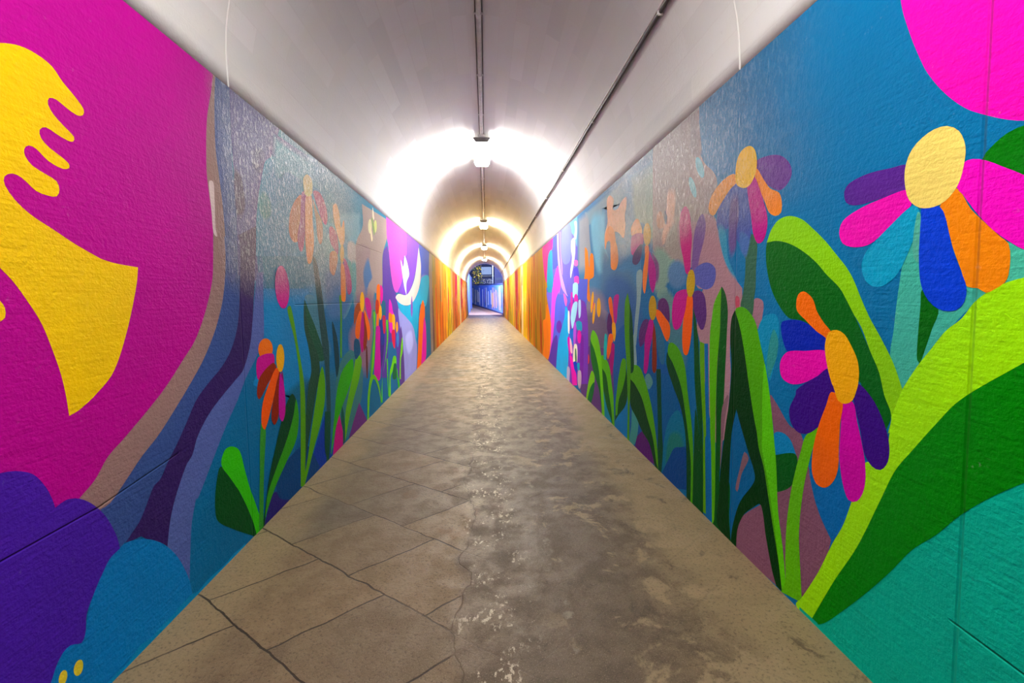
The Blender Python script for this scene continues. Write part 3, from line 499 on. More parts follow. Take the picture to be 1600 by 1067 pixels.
RIGHT_PAINT = '''
0078aa 2952,6873# 522,2527# 399,413# 1780,-441# 2430,-261# 2481,1301# 2832,2685#
00bc9c 1750,-8# 1403,-31# 389,246# 461,1484# 864,1239# 1169,788#
f800b8 1489,3622# 1437,2487# 1425,2409 1396,2314 1364,2228 1330,2150 1275,2062 1212,1988 1155,1944 1103,1911 1066,1894 947,1852 476,1727# 549,2999#
4a86b0 7418,2753# 4101,2624# 3846,2082 3913,1233# 5685,1146# 6915,1592#
~84a4b2 6653,2642# 4237,2633# 4188,2410 5284,2510 6032,2379 6658,2405
~7ec2d8 5739,2514 5044,2479 5006,2233 5043,1881 5372,1721 5693,2175
~9aa2a8 6523,2647# 5890,2591 5742,2182 5600,1733# 6539,1783#
~8fa89c 4145,2607# 3263,2571# 3372,2296 3425,1913 3553,1879 3730,1928 3769,2070 4009,2153 4120,2350
a08e8c 3597,2848# 2817,2752# 2767,2348 2598,2186 2575,2105 2678,2019 2578,1900 2754,1896 3096,1926# 3577,1787#
~8f8487 2950,2709# 2825,2702# 2784,2502 2767,2348 2915,2384
7dbccb 2744,2279 2730,2235 2738,2210 2766,2214 2803,2246 2836,2294 2850,2340 2841,2365 2812,2359 2775,2326
8cc6cf 2845,2178 2829,2133 2833,2106 2857,2109 2892,2140 2924,2188 2942,2235 2937,2262 2912,2258 2877,2226
~dba792 3284,2274 3148,2240 3144,2080 3194,1975 3305,1897 3362,1843 3409,1886 3366,2003 3310,2137
~a39a90 3250,1984 3066,2042 2898,1925 2983,1656 3187,1671 3392,1822 3363,1880
~c08a70 3345,2044 3359,1999 3401,1977 3454,1985 3499,2022 3517,2075 3501,2121 3457,2142 3404,2132 3361,2094
3a4a7a 3339,2119 3294,2063 3307,2005 3337,2022
~86a898 3553,1866 3362,1843 3189,1741 3031,1659 3186,1624 3296,1508 3354,1460 3545,1462 3617,1649
~4f7ea0 5213,2083 4641,1777 4046,1704 3877,1522 3833,1237 4368,1113 4943,1365 5287,1438
~3c6aa0 5008,1694 4373,1694 3958,1524 3756,1241 3909,990 4695,903 5215,1438
~5a86b0 2934,1598 2964,1532 3048,1492 3160,1494 3258,1542 3298,1618 3262,1690 3166,1727 3054,1717 2967,1667
~6a9490 3479,1461 3239,1507 2973,1280 2875,1104# 3228,1065# 3410,1194
~8d8596 6321,1518 5060,1501 4835,1003 5580,650 6331,873
~6a5f78 6326,1197 4836,1251 4763,763 5678,490 6333,791
63407c 6864,591 4834,836 4694,650 4690,-172# 5060,-73# 6225,-32# 6871,295
1e5c9c 4695,954 4210,1184 3857,1038 3598,1063 3229,861 2980,640 2914,266 3422,-8# 4197,-44# 4623,14# 4694,609
~4a7f8c 3446,1198 2997,1292 2931,912 3235,1085
0b5f96 3647,735 3207,817 3053,611 3258,428 3338,314 3471,326
0a7898 3070,598 3200,505 3267,407 3306,307 3335,154 3349,-5# 3192,190 3136,279 3045,328 2942,364 2981,550
~2a7f72 3197,394 3013,452 2942,364 3045,328 3136,279 3231,149 3291,64 3274,247
0a4a8c 3349,4# 3212,182 3136,279 3045,323 2934,351 2903,141 2901,63# 3110,-16#
0a74aa 2853,648 2776,617 2751,535 2769,380 2805,336 2832,441
b08a92 2756,1966 2578,1900 2523,1741 2432,1595 2296,1487 2295,1475 2299,1379 2367,1345 2400,1277 2402,1109 2391,992 2413,765 2453,578 2559,542 2758,1140 2800,1252 2730,1483 2606,1508 2790,1499 2869,1636
a07a86 2185,1427 2114,1413 2122,1316 2149,1270 2200,1328
ac8f96 3098,1991 2878,1953 2754,1896 2797,1738 2921,1639 3094,1848
8a5f72 2042,947 1995,917 1899,834 1827,818 1771,679 1745,607 1706,516 1637,429 1771,65# 1902,10# 2309,-16# 2297,107 2257,200 2100,349 1992,434 2003,741
c0556a 2356,1443 2321,1435 2325,1371 2354,1378
0e95bc 2067,1352 2013,1350 1991,1309 1996,1175 2019,1086 2048,1016 2078,1077 2097,1133 2129,1197 2149,1270 2111,1332
3c9a94 2031,1278 1993,1232 2000,1146 2034,1070 2054,1029 2074,1107
0f8fc4 2004,761 1946,785 1890,768 1850,710# 2000,649#
00601c 2000,654# 1855,713 1837,662 1850,599 1888,538 1964,482 1993,475#
8fb0b0 3960,1669 3820,1675 3855,1436 3932,1144 3972,983 4001,1075 3948,806 4037,792 4076,1069 4038,1077 4005,1229 3957,1436
006a9c 2327,800 2295,738 2215,603 2148,493 2155,446 2279,273 2344,94 2355,-2# 2387,120 2385,370 2369,645
8a6a72 2242,582 2204,561 2266,444 2301,328 2321,337 2286,459
3a6a50 2225,1772 2175,1727 2177,1588 2177,1484 2186,1443 2206,1335 2305,1379 2288,1459 2273,1545 2265,1681
04581c 2507,1500 2459,1453 2433,1360 2437,1249 2446,1051 2460,796 2472,661 2485,404 2482,290 2384,345 2376,125 2355,-10# 2567,-16# 2541,303 2539,629 2544,730 2539,984 2521,1199 2510,1357
8a6a74 2422,861 2407,852 2443,696 2484,378# 2484,582 2476,761
60b80c 2507,1496# 2510,1357 2514,1226 2537,1038 2546,775 2546,577 2540,434 2542,38 2568,-9# 2593,-3# 2595,480 2606,558 2617,757 2629,1024 2628,1217 2608,1310 2585,1400
0b6ea8 2697,1137# 2650,1142# 2636,893 2611,556 2595,480 2568,-9# 2636,-25# 2623,403 2632,549 2660,699 2679,884
62a81c 2758,1145# 2697,1137# 2684,883 2656,541 2668,522 2645,18# 2690,16# 2694,513 2692,530 2729,816 2754,1005
04501c 2856,1436 2822,1310 2782,1176 2753,967 2724,779 2692,530 2709,646 2690,377 2679,1# 2837,0# 2820,328 2801,677 2740,514 2783,666 2819,857 2836,1102
003a10 2360,1362 2394,1311 2402,1193 2386,1060 2389,941 2404,810 2433,672 2484,353 2491,221 2508,29 2361,-10# 2389,169 2385,370 2369,645 2327,798# 2295,738 2215,603 2148,493 2155,446 2279,273 2344,94 2361,-16# 2303,-12# 2293,109 2239,222 2150,313 2092,353 2045,203 1993,63 1960,5# 1919,3# 1950,143 1994,286 2038,433 2075,556 2120,648 2140,729 2162,785 2219,975 2256,1112 2293,1227 2323,1298 2350,1350
58b000 2356,1366 2312,1383 2259,1376 2207,1343 2168,1299 2135,1218 2091,1104 2059,1007 2033,895 2006,752 1983,614 1960,387 1925,241 1888,20# 1919,8# 1950,143 1994,286 2038,433 2075,556 2120,648 2140,729 2162,785 2219,975 2256,1112 2293,1227 2323,1298
6ad80c 2090,1097 2059,1007 2033,895 2006,752 1983,614 1960,387 1917,206 1888,20# 1919,18# 1969,237 2040,496 2095,657 2094,723 2101,923
6cc80a 1795,818 1727,876 1762,738 1793,604 1812,462 1817,334 1801,179 1787,43# 1923,0# 1897,75 1901,174 1900,337 1880,507 1846,658 1823,734
0074b4 1761,686 1740,576 1695,494 1630,420# 1583,517 1547,631 1490,817 1610,807
50bca4 1337,1689 1365,1581 1382,1546 1391,1473 1398,1405 1404,1318 1411,1222 1361,1118# 1309,1218 1264,1283 1162,1415 1128,1446# 1154,1472 1197,1500 1280,1611 1323,1698
58c8a8 1091,1584# 1052,1581# 976,1492# 973,1439# 1089,1470#
006a14 1312,1459 1259,1397 1275,1333 1291,1274 1307,1216# 1318,1229 1319,1300 1315,1407
00661c 2089,1714 2022,1709 1934,1685 1842,1638 1766,1584 1705,1527 1640,1473 1567,1368 1492,1238 1452,1164 1427,1084 1398,1021 1414,964# 1528,1109# 1516,1105 1663,1180# 1704,1265# 1862,1332 1921,1338 1984,1387 2046,1466 2083,1556 2100,1648
90d820 2096,1710# 2064,1768 2013,1807 1939,1813 1858,1783 1793,1733 1721,1670 1673,1620 1608,1550 1573,1499 1538,1430 1497,1357 1450,1288 1399,1205 1361,1118# 1342,1026# 1408,950# 1398,1021 1427,1084 1452,1164 1492,1238 1533,1322 1567,1368 1603,1423 1640,1473 1705,1527 1766,1584 1842,1638 1934,1685 2022,1709
a8ff00 499,1548# 879,1525 1049,1485 1085,1474 1132,1446 1162,1417 1191,1371 1234,1330 1274,1270 1317,1205 1361,1124# 1395,1022# 1420,844 1466,824 1492,814 1547,631 1583,517 1630,416 1701,243 1789,67 1823,6 1733,-2# 1616,262 1513,473 1425,701 1375,830 1318,924 1248,1034 1185,1124 1068,1233 872,1396 500,1574#
008810 1736,-8# 1616,262 1513,473 1425,701 1375,830 1318,924 1248,1034 1185,1124 1068,1233 872,1396 505,1660# 495,1488# 857,1109 1021,942 1097,863 1168,775 1231,680 1302,589 1380,456 1468,317 1568,171 1660,46 1724,-12#
007a14 1161,1824 1134,1858 1102,1878 1066,1883 1022,1872 952,1795 991,1716 1059,1746 1102,1777
5a2c90 1379,1873 1439,1883 1534,1889 1612,1875 1633,1848 1620,1803 1570,1784 1481,1786 1375,1786
f000b4 1367,1791 1462,1786 1559,1768 1634,1736 1650,1692 1630,1647 1574,1626 1507,1631 1439,1677 1361,1739
00a8cc 1348,1738 1332,1711 1336,1665 1349,1621 1365,1581 1382,1540 1406,1505 1438,1481 1473,1471 1510,1484 1534,1518 1540,1565 1523,1604 1481,1644 1428,1687 1378,1726
5cb8a0 1338,1712 1328,1705 1326,1618 1326,1548 1343,1561 1349,1621
ff9400 1223,1760 1183,1692 1144,1644 1104,1598 1086,1579 1080,1537 1082,1494 1089,1474 1113,1455 1132,1446 1153,1460 1181,1465 1198,1511 1223,1577 1239,1633 1251,1679 1269,1715 1254,1739
0048d8 1324,1727 1269,1715 1251,1679 1238,1628 1223,1572 1197,1505 1182,1462 1186,1420 1207,1395 1242,1392 1275,1408 1302,1442 1319,1489 1327,1571 1327,1647 1326,1698
ff00c4 1210,1829 1185,1834 1149,1818 1114,1793 1059,1752 990,1692 922,1594 938,1523 981,1527 1049,1557 1081,1581 1122,1619 1165,1674 1206,1738 1223,1763 1216,1803
f8e480 1260,1956 1225,1928 1205,1876 1207,1821 1220,1769 1252,1730 1287,1718 1332,1725 1370,1761 1387,1828 1384,1882 1365,1923 1335,1947 1298,1960
ff7a08 1834,1462 1780,1430 1753,1376 1716,1332 1667,1283 1694,1258 1754,1291 1818,1335 1870,1373 1877,1406 1867,1447
0a2eb0 1969,1318 1862,1332 1796,1316 1749,1288 1694,1258 1694,1202 1813,1192 1920,1177 1952,1216 1973,1275
ec00b0 1920,1181 1813,1197 1697,1211 1681,1170 1684,1131 1736,1099 1818,1052 1897,1032 1958,1050 1975,1100 1962,1146
3c1884 1680,1140 1736,1099 1796,1060 1861,1010 1863,989 1902,910 1886,845 1838,819 1776,836 1712,897 1648,1025 1644,1086
3c1884 1541,1107 1477,1065 1427,992 1401,915 1403,851 1430,810 1465,810 1498,848 1520,931 1551,1025 1559,1069
d000a8 1612,1016 1557,1029 1535,961 1512,888 1492,805 1492,715 1521,650 1560,636 1591,694 1609,783 1610,879 1608,951
ff7400 1661,1046 1605,1023 1612,926 1614,830 1614,745 1634,681 1677,633 1725,629 1752,676 1748,782 1720,894 1685,986
fcb808 1645,1303 1606,1288 1570,1242 1544,1197 1534,1150 1536,1101 1540,1084 1558,1035 1591,1013 1626,1018 1653,1072 1658,1076 1679,1125 1696,1183 1703,1235 1686,1289
4a5ea8 2394,2084 2266,2027 2239,1925 2227,1829 2232,1754 2296,1724 2347,1750 2402,1818 2567,1866 2569,1920 2550,1981 2484,2030
~6a5a90 2427,2017 2357,2030 2335,1887 2358,1811 2363,1691 2415,1656 2446,1763
~4098b8 2568,1887 2478,1851 2434,1657 2339,1518 2431,1584 2512,1707
~4e74b0 2332,1807 2232,1754 2245,1679 2268,1643 2329,1708
f2a040 2395,2134 2367,2082 2429,2058 2502,2013 2560,1972 2600,1942 2654,1964 2671,2017 2626,2074 2525,2124
6a3a90 2200,2139 2100,2139 2008,2109 1945,2052 1931,1999 1965,1959 2014,1948 2095,1992 2183,2070
f49440 2192,2104 2138,2039 2081,1975 2014,1937 1993,1890 1997,1840 2035,1831 2083,1857 2120,1918 2165,1992 2205,2067
c0108c 2213,2069 2166,2001 2127,1920 2096,1842 2098,1771 2127,1721 2170,1717 2210,1779 2229,1867 2255,1958 2267,2055
f8c41c 2258,2241 2210,2206 2189,2144 2198,2083 2242,2035 2298,2030 2367,2067 2381,2115 2371,2192 2330,2237
7a5a98 2745,1978 2704,1911 2717,1821 2772,1711 2818,1608 2882,1624 2872,1758 2850,1876 2803,1951
5a62b0 2843,1622 2747,1656 2656,1655 2580,1616 2572,1560 2608,1506 2696,1487 2778,1510 2841,1537
5a3078 2877,1456 2787,1484 2711,1455 2681,1380 2678,1297 2713,1229 2751,1227 2801,1281 2854,1368
c81c80 2988,2078 2930,2029 2904,1951 2886,1831 2898,1729 2911,1604 2967,1608 3011,1710 3057,1823 3077,1942 3071,2018 3037,2065
c4108c 3075,1484 2989,1494 2939,1486 2937,1387 3000,1286 3050,1220 3121,1195 3168,1220 3189,1310 3173,1408 3128,1465
f46a10 2938,1448 2867,1444 2860,1337 2869,1217 2897,1094 2927,1037 2960,1025 2994,1044 3013,1136 3000,1270 2961,1372
c8a81c 2832,1530 2848,1475 2881,1441 2920,1442 2949,1479 2957,1537 2940,1594 2905,1626 2866,1623 2839,1586
b01c88 3667,1843 3593,1781 3498,1656 3507,1558 3564,1478 3624,1525 3663,1620 3690,1734
~7a4a80 3606,1837 3455,1732 3431,1652 3451,1556 3496,1540 3509,1657 3569,1760
f28a48 3756,1891 3667,1880 3677,1714 3712,1566 3757,1471 3803,1530 3797,1675 3754,1796
e4b02c 3620,1975 3636,1921 3678,1891 3733,1898 3778,1940 3797,2001 3780,2057 3736,2086 3681,2076 3638,2034
f4a878 4112,2119 3993,2170 3907,2144 3824,2024 3934,2011 4095,2029 4127,2070
c04890 4095,2029 3810,2008 3801,1925 3904,1879 4018,1841 4109,1861 4125,1956
4a3a68 4048,1854 3836,1920 3847,1805 3958,1745 4077,1775
5a2a68 3448,1407 3342,1433 3259,1391 3228,1308 3236,1241 3339,1296 3458,1344
5a2a70 3784,1229 3656,1236 3729,1068 3862,985 3892,1103
306f90 3501,1253 3445,1229 3356,1147 3312,1021 3330,906 3394,905 3451,996 3499,1117
8a3410 3571,1240 3511,1171 3473,957 3482,837 3515,799 3563,814 3573,944 3568,1083
b81c8c 3631,1247 3554,1241 3569,1111 3627,984 3661,836 3711,760 3764,771 3753,920 3742,1067 3680,1178
f4701c 3510,1334 3425,1332 3328,1287 3226,1225 3224,1141 3273,1094 3324,1124 3400,1196 3486,1272
c09a28 3485,1351 3499,1290 3540,1250 3593,1247 3637,1284 3655,1347 3640,1411 3597,1449 3544,1449 3502,1411
5f9a94 3736,719 3648,773 3561,732 3561,695 3658,632
034c2c 3482,839# 3389,855# 3350,346 3332,209 3358,0# 3470,1# 3436,264 3453,553
04481c 3260,1012 3158,932 3024,788 2950,610 2894,434 2857,272 2848,-29# 2915,-29# 2923,246 2945,449 3020,624 3154,761 3279,913
54a810 3241,1075 3162,1092 3049,1047 2958,930 2920,778 2866,602 2829,425 2823,238 2826,-2# 2856,-8# 2857,272 2894,434 2950,610 3024,788 3158,932 3256,1004
5a2470 3938,115# 3753,225 3623,153 3422,23# 3662,-8# 3986,-25#
4a9690 4067,361 3992,398 3892,268 3987,28 4142,-7 4091,174
034418 4140,668 3994,607 3803,512 3668,366 3542,228 3441,15# 3384,-8# 3479,-16# 3623,153 3798,211 3941,289 4120,383
58a810 4151,739 3997,795 3853,787 3717,680 3588,516 3505,350 3444,168 3422,0# 3460,38# 3542,228 3668,366 3803,512 3994,607 4139,650
0c78b0 4230,504 4197,-7# 4225,-54# 4657,-17# 4591,145 4373,301
034c1c 4261,721 4203,510 4257,349 4494,172 4637,61# 4591,246 4465,454 4346,631
52a012 4377,797 4261,795 4271,645 4374,473 4496,329 4545,158# 4610,130# 4611,261 4560,434 4497,604
0c4c2a 4169,1382 4078,1244 4022,812 4046,720 4151,703
4e9818 4213,1489# 4158,1382 4155,1062 4114,745 4141,342 4148,-37# 4214,-31# 4201,326 4233,725 4304,1086 4296,1381
0a88a4 5060,459 4726,191 4760,-17# 5076,-21#
035c1c 5197,613 4982,517 4869,325 4761,140 4725,-17# 4796,47 4982,169 5140,399
5cb414 5181,727 4982,711 4834,627 4762,473 4692,323 4643,-13# 4725,-17# 4761,140 4869,325 4982,517 5181,593
046a24 5745,874 5532,752 5308,550 5190,208 5157,-22# 5309,273 5581,457 5727,630
6cc40c 5625,1006 5394,954 5264,830 5181,660 5124,402 5060,105 5044,-35# 5157,-33# 5223,292 5325,547 5532,752 5735,875
7cc80c 5678,453 5534,417 5534,321 5730,208 5909,-15# 6029,-26# 5885,226
0a6c30 5534,321 5583,166 5732,-18# 5941,-23# 5760,201
f28c30 6056,2146 5896,2079 5845,1951 5795,1850 5768,1993 5669,2030 5574,1974 5553,1731 5624,1701 5796,1672 5798,1562 5758,1416 5799,1379 5929,1428 6036,1555 6118,1660 6060,1823 6058,1970
f6b088 4950,2562 4842,2587 4688,2503 4721,2413 4559,2380 4408,2431 4267,2435 4266,2347 4306,2266 4291,2156 4347,2047 4495,2115 4654,2148 4621,2057 4805,2021 4823,2124 4949,2080 5024,2005 5044,2176 4931,2303 4950,2450
f5964a 4950,2224 4824,2244 4654,2148 4621,2057 4556,1972 4524,1835 4587,1754 4685,1741 4787,1778 4805,1910 4823,2063 4949,2080 5024,2005 5024,2152
e0288c 5546,1347 5534,1285 5544,1246 5573,1244 5610,1281 5640,1343 5653,1406 5642,1446 5613,1446 5576,1408
f4b410 5583,1379 5626,1295 5679,1242 5721,1242 5736,1295 5718,1381 5674,1465 5622,1516 5581,1514 5566,1462
f4b410 5495,1234 5536,1150 5585,1097 5623,1095 5635,1147 5617,1233 5576,1317 5527,1368 5490,1368 5478,1317
f4b80c 5220,1317 5237,1246 5284,1200 5343,1198 5391,1241 5409,1313 5390,1386 5342,1431 5283,1431 5237,1387
f4701c 4821,1449 4751,1418 4710,1318 4682,1199 4648,1141 4665,1100 4733,1156 4803,1234 4875,1356 4886,1418
b82c8c 4667,1448 4497,1462 4546,1312 4567,1204 4615,1143 4665,1200 4699,1308
501c60 4856,1263 4750,1196 4750,1053 4856,1003 4948,1080 4929,1187
f0b010 4733,1156 4642,1161 4609,1124 4608,1025 4664,950 4722,1015 4750,1104
f47010 4856,1014 4708,1016 4732,902 4837,776 4910,719 4955,782 4929,881
a81878 4749,931 4647,921 4647,919 4663,777 4730,593 4776,554 4826,629 4848,720 4801,799
30b8b0 5043,998 4948,995 4985,713 5082,710
e41ca0 6006,840 6032,765 6100,713 6185,703 6255,741 6282,813 6253,891 6182,942 6097,949 6030,909
f49018 5908,881 5925,827 5969,790 6023,785 6067,813 6083,865 6066,920 6021,956 5967,960 5924,932
f08010 5954,663 6014,581 6082,526 6131,520 6141,568 6108,649 6046,732 5979,784 5933,788 5924,742
f05020 5817,593 5835,546 5883,511 5942,502 5991,523 6009,565 5990,614 5940,648 5881,656 5834,635
d83090 5928,513 5952,426 6013,364 6089,351 6151,393 6174,476 6149,565 6085,626 6009,636 5950,593
60b8d8 6313,739 6342,672 6417,623 6511,612 6589,643 6618,706 6586,776 6508,824 6413,833 6340,800
b8a8b0 6302,238 6330,136 6399,62 6485,44 6556,91 6582,186 6552,292 6480,365 6394,379 6327,330
5a6ad8 8520,1814# 5883,1696# 6236,159# 7705,-136# 9659,25# 9328,392 9280,812 9526,1158 9860,1460 9950,1669#
ff8600 10604,837 10114,971 9946,1251 9769,1296 9500,1139 9280,812 9315,393 9659,31# 10749,-12# 10471,355
7c3fb4 7320,1298 6103,1385 5889,1073 5898,227# 7359,-67# 7420,666
706ac8 9055,2715# 6565,2680# 6569,1895 6976,1494# 9117,1513# 9024,2367
4c5cd8 9009,2664 8419,2668 8347,2367 8278,2042 8620,2038 8942,2061
78b8cc 7249,2677# 6555,2678# 6574,2225 6730,2355 6839,2427 7189,2584
7e8ad8 7863,2678 7126,2656 6954,2386 7080,2097 7331,2022 7739,2067 7953,2257
e42094 10608,2706# 8911,2695# 9019,2471 9593,2394 9777,2119 9854,1795 10206,1945 10560,2437
12a4c0 9593,2394 9070,2432 8992,2034 8957,1763 9217,1514 9114,1573 9642,1541 9854,1795 9777,2119
7a70e0 9928,1544 9504,1559 9118,1496 9270,1009 9658,1256
f45ce0 8445,2040 8278,2042 8126,1800 8052,1689 8218,1505 8215,1576 8651,1366 8845,897 9106,494 9341,151# 9617,31# 9366,428 9277,871 9192,1265 9048,1648 9117,1513 8812,1831
c8a4e0 8418,2681# 8236,2675# 8187,2281 7966,1926 7611,1636 7412,1498 7315,1468 7480,1485 7920,1621 8050,1729 8278,2042 8389,2372
b090d0 8092,2674# 8000,2660# 7990,2287 7848,2063 7819,1852 7927,1937 8046,2240
f4f4ff 7013,2370 6730,2366 6707,2185 6792,2024 6967,1853 7088,1765 7116,1874 6962,2086 7046,2246
c8f8f8 6779,2631 6592,2599 6569,2442 6650,2344 6784,2408 6727,2511
f07ac0 6820,2027 6526,2002 6527,1936 6794,1957
5a50d8 6851,1892 6528,1892 6430,1724 6532,1674 6798,1763
f45ac8 6798,1763 6480,1759 6456,1660 6772,1671
b0ecf4 6885,1663 6533,1652 6536,1490 6589,1450 6897,1451 6916,1571
5a38a8 9106,494 8461,668 8470,-40# 9759,11# 9443,218
6c30a8 7946,900 8004,826 8153,771 8344,756 8502,789 8562,859 8496,938 8334,992 8144,1002 7999,966
00b0e4 7571,1278 7323,1205 7295,741 7367,229 7508,-4# 8658,-44# 8416,475 8046,808 7664,1097
e070c0 7740,1519 7399,1406 7485,1295 7656,1357
c83cb0 7080,1512 6932,1510 6954,1202 7088,1212
e83cb8 6524,1423 6552,1378 6625,1349 6717,1348 6792,1376 6820,1422 6790,1469 6713,1497 6622,1496 6551,1467
a8e4f0 6900,1335 6558,1367 6661,1169 6872,985 6982,934 7090,1122
b8e0f0 6493,1382 6337,1396 6341,1181 6466,1135
f4f4e0 7323,1205 7204,1194 7213,841 7332,862
0070c8 7212,872 6874,927 6880,662 7176,783
e030b4 7377,749 7176,752 7028,585 7107,469 7340,595
f0c0c8 7176,752 7025,706 6955,534 7143,541
c060e0 6836,1031 6664,1027 6738,706 6879,691
08a0c0 6663,1055 6282,1077 6254,958 6599,947
f030a8 6303,860 6330,798 6398,754 6484,745 6555,776 6581,836 6552,900 6481,943 6395,950 6328,918
fdf8d8 6844,666 6603,692 6608,436 6900,393
3a7a50 6754,618 6672,628 6635,432 6744,416
0848c8 6922,375 6609,422 6612,265 6681,166 6888,276
f020b4 7185,444 6994,454 6817,288 6679,239 6615,64# 6983,-11# 7038,160
00b0c8 6609,408 6322,438 6324,342 6545,305
c0b8d0 7433,218 7190,226 7237,-42# 7482,-16#
7a28a0 6316,859 6167,872 6174,394 6296,147 6419,215
c8b4c0 6545,291 6324,329 6327,140 6549,96
'''

def smooth_outline(pts):
    n = len(pts)
    out = []
    for i in range(n):
        p0, p1, p2, p3 = pts[i - 1], pts[i], pts[(i + 1) % n], pts[(i + 2) % n]
        if p1[2] and p2[2]:
            out.append((p1[0], p1[1]))
            continue
        d = math.hypot(p2[0] - p1[0], p2[1] - p1[1])
        def tan(a, b, c):
            da = math.hypot(b[0] - a[0], b[1] - a[1]) + 1e-6
            db = math.hypot(c[0] - b[0], c[1] - b[1]) + 1e-6
            k = d / (da + db)
            k = min(k, 1.0)
            return ((c[0] - a[0]) * k, (c[1] - a[1]) * k)
        t1 = (p2[0] - p1[0], p2[1] - p1[1]) if p1[2] else tan(p0, p1, p2)
        t2 = (p2[0] - p1[0], p2[1] - p1[1]) if p2[2] else tan(p1, p2, p3)
        m = max(2, min(8, int(d / 0.015)))
        for k in range(m):
            s = k / m
            a, b, c, e = 2*s**3 - 3*s*s + 1, s**3 - 2*s*s + s, -2*s**3 + 3*s*s, s**3 - s*s
            out.append((a*p1[0] + b*t1[0] + c*p2[0] + e*t2[0], a*p1[1] + b*t1[1] + c*p2[1] + e*t2[1]))
    return out

def clip(poly, axis, lim, keep_less):
    out = []
    n = len(poly)
    for i in range(n):
        a, b = poly[i], poly[(i + 1) % n]
        ia = (a[axis] <= lim) == keep_less
        ib = (b[axis] <= lim) == keep_less
        if ia:
            out.append(a)
        if ia != ib:
            t = (lim - a[axis]) / (b[axis] - a[axis])
            out.append((a[0] + t * (b[0] - a[0]), a[1] + t * (b[1] - a[1])))
    return out

def parse(text):
    res = []
    for ln in text.strip().splitlines():
        t = ln.split()
        pts = []
        for q in t[1:]:
            s = q.endswith('#')
            x, y = q.rstrip('#').split(',')
            pts.append((int(x) / 1000, int(y) / 1000, s))
        if len(pts) > 2:
            res.append((t[0], smooth_outline(pts)))
    return res

def band(u0, u1, col, v0=0.0, v1=WALL_TOP):
    return (col, [(u0, v0), (u1, v0), (u1, v1), (u0, v1)])

def stroke(rng, u, w_, v0, v1, col):
    """one long drip of paint: a ragged upright blade"""
    n = 7
    L, Rr = [], []
    sway = rng.uniform(-0.5, 0.5) * w_
    for k in range(n):
        s = k / (n - 1)
        half = w_ * 0.5 * math.sin(math.pi * min(0.97, max(0.05, s))) ** 0.5 * rng.uniform(0.8, 1.15)
        c = u + sway * math.sin(s * 2.5)
        v = v0 + (v1 - v0) * s
        L.append((c - half, v, False))
        Rr.append((c + half, v, False))
    return (col, smooth_outline(L + Rr[::-1]))

def strokes(rng, u0, u1, n, cols, vlo, vhi, wlo, whi):
    res = []
    for _ in range(n):
        u = rng.uniform(u0, u1)
        k = u / 14.0
        a = rng.uniform(*vlo)
        res.append(stroke(rng, u, rng.uniform(wlo, whi) * k, a, max(a + 0.3, rng.uniform(*vhi)), rng.choice(cols)))
    return res

